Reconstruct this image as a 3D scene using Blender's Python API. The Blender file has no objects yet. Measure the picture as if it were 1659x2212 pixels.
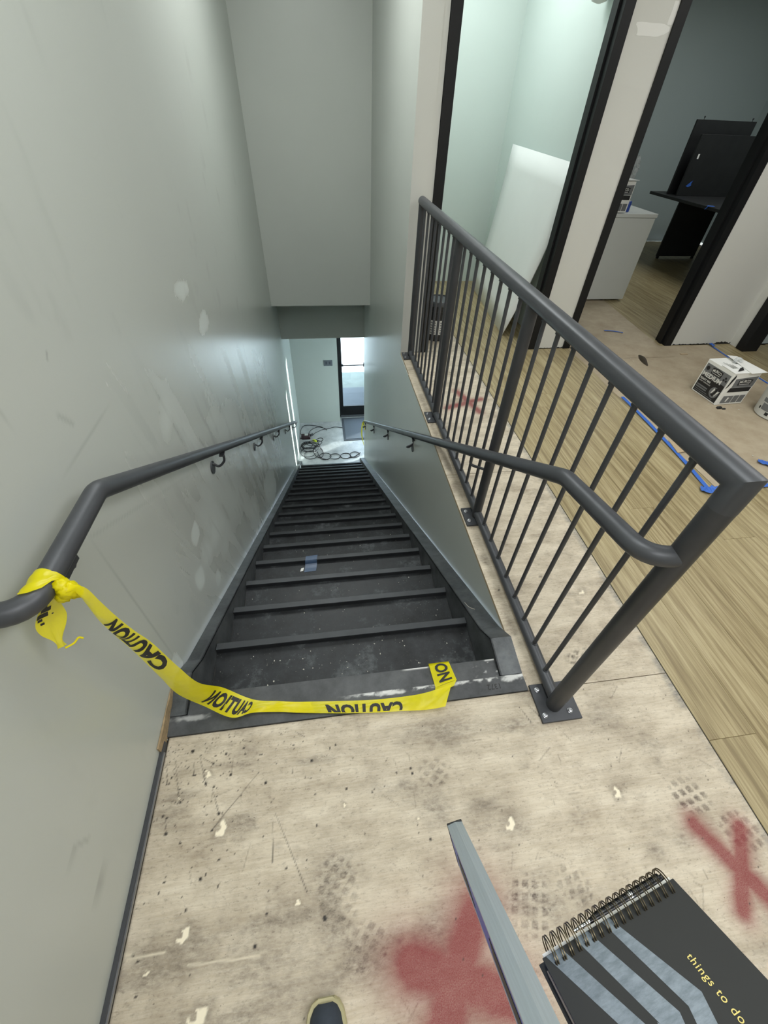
import bpy, bmesh, math, random
import numpy as np
from mathutils import Vector, Matrix

# ---------------------------------------------------------------- camera, world, lights, exposure
scene = bpy.context.scene
COL = scene.collection
random.seed(7)
rng = np.random.RandomState(5)
PI = math.pi

FPX = 889.96
ROT = ((0.99026, -0.13508, 0.03369), (-0.07182, -0.703, -0.70756), (0.11926, 0.69825, -0.70585))
CAM = Vector((0, 0, 1.4967))
cam_d = bpy.data.cameras.new('camera')
cam_d.sensor_fit = 'HORIZONTAL'
cam_d.sensor_width = 36.0
cam_d.lens = FPX * 36.0 / 1659.0
cam_d.clip_start = 0.02
cam_d.clip_end = 200
cam = bpy.data.objects.new('camera', cam_d)
COL.objects.link(cam)
r0, r1, r2 = (Vector(v) for v in ROT)
mw = Matrix.Identity(4)
for i in range(3):
    mw[i][0] = r0[i]; mw[i][1] = -r1[i]; mw[i][2] = -r2[i]; mw[i][3] = CAM[i]
cam.matrix_world = mw
scene.camera = cam

world = bpy.data.worlds.new('world')
scene.world = world
world.use_nodes = True
bg = world.node_tree.nodes['Background']
bg.inputs['Color'].default_value = (0.66, 0.82, 1.0, 1)
bg.inputs['Strength'].default_value = 12.0


def sun_light(direction, strength, color):
    d = bpy.data.lights.new('sun', 'SUN')
    d.energy = strength; d.color = color; d.angle = math.radians(0.8)
    o = bpy.data.objects.new('sun', d)
    COL.objects.link(o)
    o.rotation_euler = Vector(direction).to_track_quat('-Z', 'Y').to_euler()


def ceiling_or_fill_lamp(name, loc, sx, sy, power, color):
    d = bpy.data.lights.new(name, 'AREA')
    d.shape = 'RECTANGLE'; d.size = sx; d.size_y = sy; d.energy = power; d.color = color
    o = bpy.data.objects.new(name, d)
    COL.objects.link(o)
    o.location = loc
    return o


sun_light((-1.0, -0.5, -0.13), 26.0, (0.93, 1.0, 0.98))
LAMP = (0.985, 0.995, 1.0)
COOL = (0.96, 1.0, 0.985)
ceiling_or_fill_lamp('ceiling_or_fill_lamp', (1.9, 0.2, 2.66), 1.2, 1.2, 38, LAMP)
ceiling_or_fill_lamp('ceiling_or_fill_lamp', (2.9, 2.0, 2.66), 1.2, 0.6, 20, LAMP)
ceiling_or_fill_lamp('ceiling_or_fill_lamp', (0.2, -0.7, 2.66), 1.2, 0.6, 22, LAMP)
ceiling_or_fill_lamp('ceiling_or_fill_lamp', (0.03, 3.5, 2.66), 0.8, 1.2, 36, COOL)  # added fill lamp, brightens the soffit and stairwell walls
ceiling_or_fill_lamp('ceiling_or_fill_lamp', (0.03, 1.2, 2.66), 0.8, 0.8, 18, COOL)  # added fill over the upper stairs, no known fixture
ceiling_or_fill_lamp('ceiling_or_fill_lamp', (1.25, 4.4, 2.62), 0.6, 0.9, 19, COOL)
ceiling_or_fill_lamp('ceiling_or_fill_lamp', (4.6, 5.2, 2.66), 1.2, 0.6, 26, COOL)  # added fill lifting the dark room above its doorway spill
scene.view_settings.view_transform = 'Standard'
scene.view_settings.look = 'None'
scene.view_settings.gamma = 1.0
scene.view_settings.use_curve_mapping = False
scene.view_settings.exposure = 0.0
scene.cycles.use_denoising = True
scene.cycles.max_bounces = 10
scene.cycles.diffuse_bounces = 6
scene.cycles.transparent_max_bounces = 12
scene.cycles.sample_clamp_indirect = 20.0


# ---------------------------------------------------------------- materials
def lin(c):
    return tuple(((v / 255) / 12.92 if v / 255 <= 0.04045 else ((v / 255 + 0.055) / 1.055) ** 2.4) for v in c)


class NT:
    def __init__(self, name):
        self.m = bpy.data.materials.new(name)
        self.m.use_nodes = True
        self.t = self.m.node_tree
        self.b = self.t.nodes['Principled BSDF']
        self.out = self.t.nodes['Material Output']

    def n(self, kind, **kw):
        x = self.t.nodes.new(kind)
        for k, v in kw.items():
            setattr(x, k, v)
        return x

    def l(self, a, b):
        self.t.links.new(a, b)

    def coords(self, scale=(1, 1, 1), rnd=False, kind='Object'):
        tc = self.n('ShaderNodeTexCoord')
        mp = self.n('ShaderNodeMapping')
        mp.inputs['Scale'].default_value = scale
        self.l(tc.outputs[kind], mp.inputs['Vector'])
        if rnd:
            oi = self.n('ShaderNodeObjectInfo')
            mu = self.n('ShaderNodeMath', operation='MULTIPLY')
            mu.inputs[1].default_value = 37.0
            self.l(oi.outputs['Random'], mu.inputs[0])
            cb = self.n('ShaderNodeCombineXYZ')
            for k in range(3):
                self.l(mu.outputs[0], cb.inputs[k])
            self.l(cb.outputs[0], mp.inputs['Location'])
        return mp.outputs[0]

    def noise(self, vec, scale, detail=4, rough=0.55):
        x = self.n('ShaderNodeTexNoise')
        x.inputs['Scale'].default_value = scale
        x.inputs['Detail'].default_value = detail
        x.inputs['Roughness'].default_value = rough
        self.l(vec, x.inputs['Vector'])
        return x.outputs['Fac']

    def ramp(self, fac, stops):
        x = self.n('ShaderNodeValToRGB')
        e = x.color_ramp.elements
        while len(e) < len(stops):
            e.new(0.5)
        for el, (p, c) in zip(e, stops):
            el.position = p
            el.color = (c, c, c, 1) if isinstance(c, (int, float)) else (*c, 1)
        self.l(fac, x.inputs['Fac'])
        return x.outputs['Color']

    def mix(self, fac, a, b, blend='MIX'):
        x = self.n('ShaderNodeMix', data_type='RGBA', blend_type=blend)
        for sock, v in ((x.inputs[0], fac), (x.inputs[6], a), (x.inputs[7], b)):
            if isinstance(v, (int, float)):
                sock.default_value = v
            elif isinstance(v, tuple):
                sock.default_value = (*v[:3], 1)
            else:
                self.l(v, sock)
        return x.outputs[2]

    def math(self, op, a, b=0.0):
        x = self.n('ShaderNodeMath', operation=op)
        for k, v in ((0, a), (1, b)):
            if isinstance(v, (int, float)):
                x.inputs[k].default_value = v
            else:
                self.l(v, x.inputs[k])
        return x.outputs[0]

    def attr(self, name):
        x = self.n('ShaderNodeAttribute', attribute_name=name)
        return x.outputs['Fac']

    def bump(self, h, strength=0.2, dist=0.002):
        x = self.n('ShaderNodeBump')
        x.inputs['Strength'].default_value = strength
        x.inputs['Distance'].default_value = dist
        self.l(h, x.inputs['Height'])
        self.l(x.outputs[0], self.b.inputs['Normal'])

    def color(self, v):
        if isinstance(v, tuple):
            self.b.inputs['Base Color'].default_value = (*v[:3], 1)
        else:
            self.l(v, self.b.inputs['Base Color'])

    def rough(self, v):
        if isinstance(v, (int, float)):
            self.b.inputs['Roughness'].default_value = v
        else:
            self.l(v, self.b.inputs['Roughness'])


M = {}


def simple(name, rgb, rough=0.5, metal=0.0, var=0.12, scale=30.0, bump=0.0, spec=None):
    t = NT(name)
    c = lin(rgb)
    co = t.coords()
    nz = t.noise(co, scale)
    dark = tuple(v * (1 - var) for v in c)
    lite = tuple(min(1, v * (1 + var)) for v in c)
    t.color(t.mix(nz, dark, lite))
    t.rough(rough)
    t.b.inputs['Metallic'].default_value = metal
    if spec is not None:
        t.b.inputs['Specular IOR Level'].default_value = spec
    if bump:
        t.bump(t.noise(co, scale * 6), bump, 0.001)
    M[name] = t.m
    return t.m


def paint_wall(name, rgb, rough=0.45, var=0.05, wear=False):
    t = NT(name)
    c = lin(rgb)
    co = t.coords()
    a = t.noise(co, 1.2, 3)
    base = t.mix(a, tuple(v * (1 - var) for v in c), tuple(min(1, v * (1 + var)) for v in c))
    if wear:
        p = t.attr('patch')
        base = t.mix(t.math('MULTIPLY', p, 0.75), base, lin((205, 212, 208)))
        s = t.attr('scuff')
        base = t.mix(t.math('MULTIPLY', s, 0.7), base, lin((92, 92, 86)))
        rg = t.math('ADD', t.math('MULTIPLY', p, 0.25), rough)
        t.rough(rg)
    else:
        t.rough(rough)
    t.color(base)
    t.bump(t.noise(co, 160, 3), 0.05, 0.0010)
    M[name] = t.m


paint_wall('stair_paint', (184, 188, 182), 0.27, 0.03, True)
paint_wall('stair_paint_plain', (184, 188, 182), 0.3)
paint_wall('hall_paint', (204, 204, 198), 0.55, 0.03)
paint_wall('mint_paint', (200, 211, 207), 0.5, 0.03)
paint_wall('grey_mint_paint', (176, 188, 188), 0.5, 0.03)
paint_wall('ceiling_paint', (226, 226, 222), 0.8)
simple('black_frame', (13, 14, 16), 0.5, 0, 0.2, 20, spec=0.35)
simple('dark_metal', (74, 76, 80), 0.42, 0.35, 0.22, 14, 0.05)
simple('newel_metal', (66, 67, 70), 0.40, 0.35, 0.25, 14, 0.05)
simple('plate_metal', (66, 68, 72), 0.5, 0.3, 0.25, 25, 0.08)
simple('bolt_metal', (170, 172, 175), 0.3, 0.9, 0.15, 80)
simple('chrome', (200, 202, 205), 0.12, 1.0, 0.05, 30)
simple('blue_tape', (52, 100, 186), 0.6, 0, 0.12, 60)
simple('blue_film', (70, 90, 118), 0.3, 0, 0.15, 60)
simple('card_white', (232, 232, 228), 0.6, 0, 0.05, 20)
simple('print_grey', (112, 114, 116), 0.6, 0, 0.06, 40)
simple('print_black', (28, 28, 30), 0.6, 0, 0.1, 40)
simple('print_white', (222, 222, 218), 0.6, 0, 0.03, 40)
simple('melamine', (205, 208, 204), 0.4, 0, 0.03, 6)
simple('board_white', (238, 240, 239), 0.5, 0, 0.02, 6)
simple('desk_black', (30, 31, 32), 0.45, 0, 0.5, 8)
simple('blue_plastic', (34, 66, 150), 0.4, 0, 0.1, 40)
simple('bucket_black', (34, 35, 37), 0.42, 0, 0.15, 20)
simple('bucket_lid', (72, 76, 80), 0.5, 0, 0.15, 20)
simple('paper_label', (205, 205, 200), 0.6, 0, 0.05, 60)
simple('bucket_white', (205, 206, 202), 0.45, 0, 0.06, 20)
simple('rubber_black', (24, 25, 27), 0.55, 0, 0.2, 60)
simple('cable_black', (30, 32, 36), 0.45, 0, 0.2, 60)
simple('tool_dark', (52, 30, 34), 0.4, 0, 0.2, 40)
simple('yellow_plug', (214, 226, 60), 0.45, 0, 0.05, 60)
simple('cover_black', (38, 39, 38), 0.6, 0, 0.06, 60, 0.03)
simple('gold_ink', (205, 188, 110), 0.35, 0.4, 0.1, 90)
simple('wire_bronze', (92, 84, 66), 0.28, 0.85, 0.1, 90)
simple('page_white', (225, 225, 220), 0.7, 0, 0.04, 300)
simple('page_edge', (150, 138, 125), 0.7, 0, 0.12, 300)
simple('pen_black', (22, 22, 24), 0.25, 0, 0.1, 60)
simple('level_blue', (40, 78, 190), 0.4, 0, 0.1, 40)
simple('shoe_upper', (44, 52, 62), 0.75, 0, 0.2, 120, 0.2)
simple('shoe_sole', (176, 168, 130), 0.6, 0, 0.08, 60)
simple('caulk_dark', (34, 34, 34), 0.7, 0, 0.4, 40)
simple('bead_metal', (150, 152, 154), 0.3, 0.8, 0.25, 20)
simple('mat_grey', (92, 98, 108), 0.85, 0, 0.12, 200, 0.2)
simple('mat_border', (66, 70, 78), 0.7, 0, 0.1, 60)
simple('switch_grey', (104, 108, 114), 0.4, 0.3, 0.06, 30)
simple('switch_white', (232, 236, 232), 0.4, 0, 0.02, 30)
simple('debris', (196, 192, 180), 0.7, 0, 0.12, 40)
simple('dark_curl', (58, 50, 38), 0.6, 0, 0.4, 60)
simple('cardboard', (176, 156, 126), 0.7, 0, 0.08, 30)
simple('paving', (88, 94, 88), 0.85, 0, 0.35, 6, 0.1)  # lit tone of this ground band put in its colour
simple('sidewalk', (62, 67, 72), 0.8, 0, 0.25, 5, 0.1)  # shade outside the door put in as a dark colour
simple('street', (226, 226, 222), 0.85, 0, 0.05, 2)  # sunlit ground put in as a near white colour
simple('light_blocker', (200, 198, 190), 0.85, 0, 0.1, 2)  # only on the added sun and sky blockers
simple('slab', (120, 112, 100), 0.8, 0, 0.15, 4)
simple('rust', (150, 130, 100), 0.8, 0, 0.6, 60)


def m_plywood():
    t = NT('plywood')
    co = t.coords((1.2, 9, 1))
    g1 = t.noise(co, 3.0, 6, 0.6)
    co2 = t.coords((3, 40, 1))
    g2 = t.noise(co2, 5.0, 5, 0.65)
    base = t.ramp(g1, [(0.25, lin((166, 153, 132))), (0.5, lin((200, 188, 167))), (0.75, lin((219, 209, 190)))])
    base = t.mix(0.35, base, t.ramp(g2, [(0.3, lin((172, 157, 132))), (0.7, lin((224, 216, 200)))]))
    # general soil, finer breakup
    soil = t.noise(t.coords((1, 1.6, 1)), 5.0, 8, 0.72)
    soilm = t.ramp(soil, [(0.44, 0.0), (0.72, 0.7)])
    base = t.mix(soilm, base, lin((134, 120, 100)))
    sp = t.ramp(t.noise(t.coords((1, 1.3, 1)), 130.0, 3, 0.6), [(0.66, 0.0), (0.71, 0.75)])
    base = t.mix(t.math('MULTIPLY', sp, t.ramp(t.noise(t.coords(), 7, 3), [(0.4, 0.1), (0.65, 1.0)])), base, lin((60, 52, 45)))
    fine = t.noise(t.coords((1, 2.2, 1)), 60.0, 5, 0.75)
    finem = t.ramp(fine, [(0.54, 0.0), (0.68, 0.8)])
    base = t.mix(t.math('MULTIPLY', finem, soil), base, lin((84, 74, 62)))
    brk = t.ramp(t.noise(t.coords((1, 2, 1)), 45, 6, 0.75), [(0.35, 0.25), (0.65, 1.0)])
    d = t.math('MULTIPLY', t.attr('dirt'), brk)
    base = t.mix(d, base, lin((86, 76, 66)))
    gl = t.attr('glue')
    base = t.mix(t.math('MULTIPLY', gl, brk), base, lin((120, 120, 116)))
    rd = t.attr('red')
    rb = t.ramp(t.noise(t.coords((1, 1, 1)), 400, 3, 0.7), [(0.3, 0.7), (0.7, 1.0)])
    base = t.mix(t.math('MULTIPLY', rd, rb), base, lin((122, 4, 24)))
    base = t.mix(t.attr('spot'), base, lin((38, 33, 30)))
    base = t.mix(t.attr('chip'), base, lin((236, 226, 202)))
    t.color(base)
    t.rough(0.62)
    t.bump(t.math('ADD', g2, t.math('MULTIPLY', t.attr('chip'), -0.8)), 0.18, 0.0015)
    M['plywood'] = t.m


m_plywood()


def m_vinyl():
    t = NT('vinyl_plank')
    co = t.coords((26, 0.9, 1), True)
    g1 = t.noise(co, 2.2, 7, 0.66)
    g2 = t.noise(t.coords((70, 1.5, 1), True), 3.0, 5, 0.6)
    base = t.ramp(g1, [(0.36, lin((106, 91, 60))), (0.5, lin((150, 136, 100))), (0.62, lin((172, 159, 124)))])
    st = t.ramp(g2, [(0.50, 0.0), (0.68, 0.75)])
    base = t.mix(st, base, lin((112, 93, 62)))
    oi = t.n('ShaderNodeObjectInfo')
    tone = t.ramp(oi.outputs['Random'], [(0.0, lin((140, 125, 90))), (1.0, lin((186, 172, 136)))])
    base = t.mix(0.22, base, tone)
    t.color(base)
    t.rough(0.42)
    t.bump(g2, 0.06, 0.001)
    M['vinyl_plank'] = t.m


m_vinyl()


def m_steel_stair():
    t = NT('stair_steel')
    co = t.coords()
    a = t.noise(co, 6, 8, 0.75)
    base = t.ramp(a, [(0.36, lin((22, 24, 26))), (0.55, lin((42, 45, 48))), (0.70, lin((92, 96, 98)))])
    b = t.noise(co, 70, 5, 0.7)
    base = t.mix(t.ramp(b, [(0.62, 0.0), (0.75, 0.35)]), base, lin((118, 112, 102)))
    c = t.noise(t.coords((1, 1, 1)), 160, 2, 0.5)
    base = t.mix(t.ramp(c, [(0.74, 0.0), (0.78, 0.9)]), base, lin((190, 186, 174)))
    t.color(base)
    t.rough(t.ramp(a, [(0.3, 0.36), (0.7, 0.58)]))
    t.b.inputs['Metallic'].default_value = 0.25
    t.bump(a, 0.15, 0.002)
    M['stair_steel'] = t.m
    t = NT('stair_strip')
    co = t.coords()
    a = t.noise(co, 8, 7, 0.7)
    base = t.ramp(a, [(0.3, lin((50, 52, 54))), (0.7, lin((86, 88, 90)))])
    w = t.attr('chalk')
    base = t.mix(w, base, lin((205, 206, 204)))
    t.color(base)
    t.rough(0.5)
    t.b.inputs['Metallic'].default_value = 0.2
    M['stair_strip'] = t.m


m_steel_stair()


def m_stringer():
    t = NT('stringer_steel')
    co = t.coords()
    a = t.noise(co, 7, 7, 0.7)
    base = t.ramp(a, [(0.3, lin((54, 57, 60))), (0.7, lin((104, 108, 110)))])
    b = t.ramp(t.noise(co, 30, 6, 0.75), [(0.6, 0.0), (0.8, 0.6)])
    base = t.mix(b, base, lin((112, 98, 70)))
    t.color(base)
    t.rough(0.45)
    t.b.inputs['Metallic'].default_value = 0.3
    t.bump(a, 0.12, 0.002)
    M['stringer_steel'] = t.m


m_stringer()


def m_concrete():
    t = NT('lower_concrete')
    co = t.coords()
    a = t.noise(co, 4, 7, 0.7)
    base = t.ramp(a, [(0.3, lin((150, 150, 152))), (0.7, lin((206, 206, 206)))])
    b = t.ramp(t.noise(co, 14, 8, 0.8), [(0.58, 0.0), (0.68, 0.5)])
    base = t.mix(b, base, lin((96, 98, 104)))
    t.color(base)
    t.rough(0.4)
    M['lower_concrete'] = t.m


m_concrete()


def m_kraft():
    t = NT('kraft')
    co = t.coords()
    a = t.noise(co, 6, 6, 0.65)
    base = t.ramp(a, [(0.3, lin((156, 141, 118))), (0.7, lin((178, 165, 142)))])
    b = t.ramp(t.noise(co, 18, 7, 0.75), [(0.64, 0.0), (0.74, 0.6)])
    base = t.mix(b, base, lin((206, 198, 184)))
    c = t.ramp(t.noise(co, 26, 5, 0.7), [(0.66, 0.0), (0.78, 0.4)])
    base = t.mix(c, base, lin((112, 98, 80)))
    t.color(base)
    t.rough(0.7)
    t.bump(t.noise(co, 9, 4), 0.15, 0.01)
    M['kraft'] = t.m


m_kraft()


def m_glass(name, tint):
    t = NT(name)
    tr = t.n('ShaderNodeBsdfTransparent')
    tr.inputs['Color'].default_value = (*tint, 1)
    gl = t.n('ShaderNodeBsdfGlossy')
    gl.inputs['Roughness'].default_value = 0.03
    lw = t.n('ShaderNodeLayerWeight')
    lw.inputs['Blend'].default_value = 0.5
    fac = t.math('ADD', t.math('MULTIPLY', t.math('POWER', lw.outputs['Facing'], 4.0), 0.6), 0.03)
    mx = t.n('ShaderNodeMixShader')
    t.l(fac, mx.inputs[0]); t.l(tr.outputs[0], mx.inputs[1]); t.l(gl.outputs[0], mx.inputs[2])
    t.l(mx.outputs[0], t.out.inputs['Surface'])
    M[name] = t.m


m_glass('glass', (0.94, 0.97, 0.97))


def m_film():
    t = NT('clear_film')
    tr = t.n('ShaderNodeBsdfTransparent')
    mx = t.n('ShaderNodeMixShader')
    nz = t.ramp(t.noise(t.coords(), 22, 4, 0.6), [(0.35, 0.25), (0.65, 0.75)])
    t.color(lin((200, 204, 204)))
    t.rough(0.15)
    t.l(nz, mx.inputs[0]); t.l(tr.outputs[0], mx.inputs[1]); t.l(t.b.outputs[0], mx.inputs[2])
    t.l(mx.outputs[0], t.out.inputs['Surface'])
    M['clear_film'] = t.m


m_film()


def m_tape():
    t = NT('caution_yellow')
    co = t.coords()
    a = t.noise(co, 40, 4)
    t.color(t.mix(a, lin((236, 222, 2)), lin((252, 242, 14))))
    t.rough(0.32)
    trl = t.n('ShaderNodeBsdfTranslucent')
    trl.inputs['Color'].default_value = (*lin((244, 230, 20)), 1)
    tp = t.n('ShaderNodeBsdfTransparent')
    m1 = t.n('ShaderNodeMixShader'); m1.inputs[0].default_value = 0.3
    m2 = t.n('ShaderNodeMixShader'); m2.inputs[0].default_value = 0.13
    t.l(t.b.outputs[0], m1.inputs[1]); t.l(trl.outputs[0], m1.inputs[2])
    t.l(m1.outputs[0], m2.inputs[1]); t.l(tp.outputs[0], m2.inputs[2])
    t.l(m2.outputs[0], t.out.inputs['Surface'])
    t.bump(t.noise(t.coords((1, 1, 1)), 55, 3), 0.25, 0.002)
    M['caution_yellow'] = t.m


m_tape()


def m_brushed(name, rgb, r):
    t = NT(name)
    a = t.noise(t.coords((160, 3, 20)), 4, 4)
    c = lin(rgb)
    t.color(t.mix(a, tuple(v * .82 for v in c), tuple(min(1, v * 1.1) for v in c)))
    t.rough(r)
    t.b.inputs['Metallic'].default_value = 0.45
    M[name] = t.m


m_brushed('aluminium', (200, 210, 216), 0.4)


def m_silver_print():
    t = NT('stripe_grey')
    a = t.noise(t.coords((30, 8, 8)), 6, 5, 0.7)
    t.color(t.ramp(a, [(0.35, lin((94, 104, 112))), (0.65, lin((122, 132, 140)))]))
    t.rough(0.35)
    t.b.inputs['Metallic'].default_value = 0.3
    M['stripe_grey'] = t.m


m_silver_print()

# ---------------------------------------------------------------- mesh helpers
OFF = {}          # world offset of every Empty root, so children can be given in world coordinates


class MB:
    def __init__(self):
        self.v = []
        self.f = []

    def add(self, vs, fs):
        o = len(self.v)
        self.v += [tuple(p) for p in vs]
        self.f += [tuple(i + o for i in f) for f in fs]
        return self

    def box(self, x0, x1, y0, y1, z0, z1, ch=0.0):
        if ch <= 0:
            vs = [(x, y, z) for z in (z0, z1) for y in (y0, y1) for x in (x0, x1)]
            fs = [(0, 2, 3, 1), (4, 5, 7, 6), (0, 1, 5, 4), (2, 6, 7, 3), (0, 4, 6, 2), (1, 3, 7, 5)]
            return self.add(vs, fs)
        bm = bmesh.new()
        bmesh.ops.create_cube(bm, size=1)
        for v in bm.verts:
            v.co = Vector(((x0 + x1) / 2 + v.co.x * (x1 - x0), (y0 + y1) / 2 + v.co.y * (y1 - y0), (z0 + z1) / 2 + v.co.z * (z1 - z0)))
        bmesh.ops.bevel(bm, geom=list(bm.edges), offset=ch, segments=1, affect='EDGES', profile=0.5)
        bm.verts.index_update()
        self.add([v.co for v in bm.verts], [[v.index for v in f.verts] for f in bm.faces])
        bm.free()
        return self

    def xf(self, mat):
        self.v = [tuple(mat @ Vector(p)) for p in self.v]
        return self

    def grid(self, P):
        """P: nu x nv array of points"""
        nu, nv = len(P), len(P[0])
        vs = [tuple(P[i][j]) for i in range(nu) for j in range(nv)]
        fs = [(i * nv + j, (i + 1) * nv + j, (i + 1) * nv + j + 1, i * nv + j + 1) for i in range(nu - 1) for j in range(nv - 1)]
        return self.add(vs, fs)

    def tube(self, pts, r, n=14, closed=False, cap=True):
        pts = [Vector(p) for p in pts]
        N = len(pts)
        rs = r if isinstance(r, (list, tuple)) else [r] * N
        tang = []
        for i in range(N):
            if closed:
                a, b = pts[i - 1], pts[(i + 1) % N]
                t0, t1 = (pts[i] - a).normalized(), (b - pts[i]).normalized()
            else:
                t0 = (pts[i] - pts[i - 1]).normalized() if i else (pts[1] - pts[0]).normalized()
                t1 = (pts[i + 1] - pts[i]).normalized() if i < N - 1 else t0
            t = (t0 + t1)
            t = t.normalized() if t.length > 1e-6 else t0
            tang.append((t, t0))
        ref = Vector((0, 0, 1)) if abs(tang[0][0].z) < 0.9 else Vector((1, 0, 0))
        u = tang[0][0].cross(ref).normalized()
        vs = []
        for i in range(N):
            t, t0 = tang[i]
            u = (u - t * u.dot(t)).normalized()
            w = t.cross(u)
            k = max(0.4, t.dot(t0))
            # stretch along the bend direction for a clean mitre
            d = t0 - t * t0.dot(t)
            d = d.normalized() if d.length > 1e-5 else None
            for j in range(n):
                a = 2 * PI * j / n
                o = (u * math.cos(a) + w * math.sin(a)) * rs[i]
                if d is not None:
                    o = o + d * (o.dot(d) * (1 / k - 1))
                vs.append(pts[i] + o)
        fs = []
        M_ = N if closed else N - 1
        for i in range(M_):
            for j in range(n):
                a = i * n + j; b = i * n + (j + 1) % n
                c = ((i + 1) % N) * n + (j + 1) % n; d = ((i + 1) % N) * n + j
                fs.append((a, b, c, d))
        if cap and not closed:
            fs.append(tuple(reversed(range(n))))
            fs.append(tuple((N - 1) * n + j for j in range(n)))
        return self.add(vs, fs)

    def cyl(self, p0, p1, r, n=16):
        return self.tube([p0, p1], r, n)

    def lathe(self, prof, c, n=28):
        """prof: list of (r, z) from bottom to top around centre c"""
        vs, fs = [], []
        for r, z in prof:
            for j in range(n):
                a = 2 * PI * j / n
                vs.append((c[0] + r * math.cos(a), c[1] + r * math.sin(a), c[2] + z))
        for i in range(len(prof) - 1):
            for j in range(n):
                a = i * n + j; b = i * n + (j + 1) % n
                fs.append((a, b, b + n, a + n))
        fs.append(tuple(reversed(range(n))))
        fs.append(tuple((len(prof) - 1) * n + j for j in range(n)))
        return self.add(vs, fs)

    def prism(self, poly, h, axis='z', base=0.0):
        n = len(poly)
        def P(a, b, c):
            return {'z': (a, b, c), 'x': (c, a, b), 'y': (a, c, b)}[axis]
        vs = [P(a, b, base) for a, b in poly] + [P(a, b, base + h) for a, b in poly]
        fs = [tuple(reversed(range(n))), tuple(range(n, 2 * n))]
        fs += [(i, (i + 1) % n, n + (i + 1) % n, n + i) for i in range(n)]
        return self.add(vs, fs)

    def build(self, name, mat, parent=None, smooth=False, local=False, flip=True):
        off = Vector((0, 0, 0))
        if parent is not None and not local:
            off = OFF.get(parent.name, Vector((0, 0, 0)))
        me = bpy.data.meshes.new(name)
        me.from_pydata([tuple(Vector(p) - off) for p in self.v], [], self.f)
        if flip:
            bm = bmesh.new(); bm.from_mesh(me)
            bmesh.ops.recalc_face_normals(bm, faces=bm.faces)
            bm.to_mesh(me); bm.free()
        if smooth:
            me.shade_smooth()
            if smooth != 'all':
                me.set_sharp_from_angle(angle=math.radians(40))
        if mat:
            me.materials.append(M[mat])
        return link(name, me, parent, off)


def link(name, me, parent=None, off=None):
    o = bpy.data.objects.new(name, me)
    COL.objects.link(o)
    if parent is not None:
        o.parent = parent
        OFF[o.name] = OFF.get(parent.name, Vector((0, 0, 0)))
    else:
        OFF[o.name] = Vector((0, 0, 0))
    return o


def tag(o, label=None, cat=None, group=None, kind=None):
    if label: o['label'] = label
    if cat: o['category'] = cat
    if group: o['group'] = group
    if kind: o['kind'] = kind
    return o


def thing(name, loc, label, cat, group=None, kind=None):
    o = bpy.data.objects.new(name, None)
    COL.objects.link(o)
    o.location = loc
    o.empty_display_size = 0.05
    OFF[o.name] = Vector(loc)
    return tag(o, label, cat, group, kind)


def struct(o, label):
    o['kind'] = 'structure'
    o['label'] = label
    return o


def fillet(pts, radii, n=7):
    """polyline with rounded corners"""
    pts = [Vector(p) for p in pts]
    out = [pts[0]]
    for i in range(1, len(pts) - 1):
        r = radii[i - 1]
        a, p, b = pts[i - 1], pts[i], pts[i + 1]
        if r <= 0:
            out.append(p); continue
        p0 = p + (a - p).normalized() * r
        p1 = p + (b - p).normalized() * r
        for k in range(n + 1):
            t = k / n
            out.append((1 - t) ** 2 * p0 + 2 * t * (1 - t) * p + t * t * p1)
    out.append(pts[-1])
    return out


def smooth_path(pts, k=6):
    pts = [Vector(p) for p in pts]
    P = [pts[0]] + pts + [pts[-1]]
    out = []
    for i in range(1, len(P) - 2):
        for s in range(k):
            t = s / k
            a, b, c, d = P[i - 1], P[i], P[i + 1], P[i + 2]
            out.append(0.5 * ((2 * b) + (c - a) * t + (2 * a - 5 * b + 4 * c - d) * t * t + (3 * b - a - 3 * c + d) * t ** 3))
    out.append(pts[-1])
    return out


def text_mesh(body, size=1.0, cuts=(0, 0), bold=0.0, spacing=1.0):
    """flat text as (verts, faces, width, height)"""
    cu = bpy.data.curves.new('text', 'FONT')
    cu.body = body; cu.size = size; cu.resolution_u = 3; cu.offset = bold
    cu.space_character = spacing
    ob = bpy.data.objects.new('text', cu)
    COL.objects.link(ob)
    dg = bpy.context.evaluated_depsgraph_get()
    dg.update()
    me = bpy.data.meshes.new_from_object(ob.evaluated_get(dg))
    bm = bmesh.new(); bm.from_mesh(me)
    bpy.data.objects.remove(ob); bpy.data.curves.remove(cu); bpy.data.meshes.remove(me)
    bmesh.ops.remove_doubles(bm, verts=bm.verts, dist=1e-6)
    xs = [v.co.x for v in bm.verts]; ys = [v.co.y for v in bm.verts]
    x0, x1, y0, y1 = min(xs), max(xs), min(ys), max(ys)
    for axis, n, a, b in ((0, cuts[0], x0, x1), (1, cuts[1], y0, y1)):
        for k in range(1, n):
            co = [0, 0, 0]; no = [0, 0, 0]
            co[axis] = a + (b - a) * k / n; no[axis] = 1
            bmesh.ops.bisect_plane(bm, geom=list(bm.verts) + list(bm.edges) + list(bm.faces), plane_co=co, plane_no=no)
    bm.verts.index_update()
    vs = [(v.co.x - x0, v.co.y - y0) for v in bm.verts]
    fs = [[v.index for v in f.verts] for f in bm.faces]
    bm.free()
    return vs, fs, x1 - x0, y1 - y0


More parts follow.
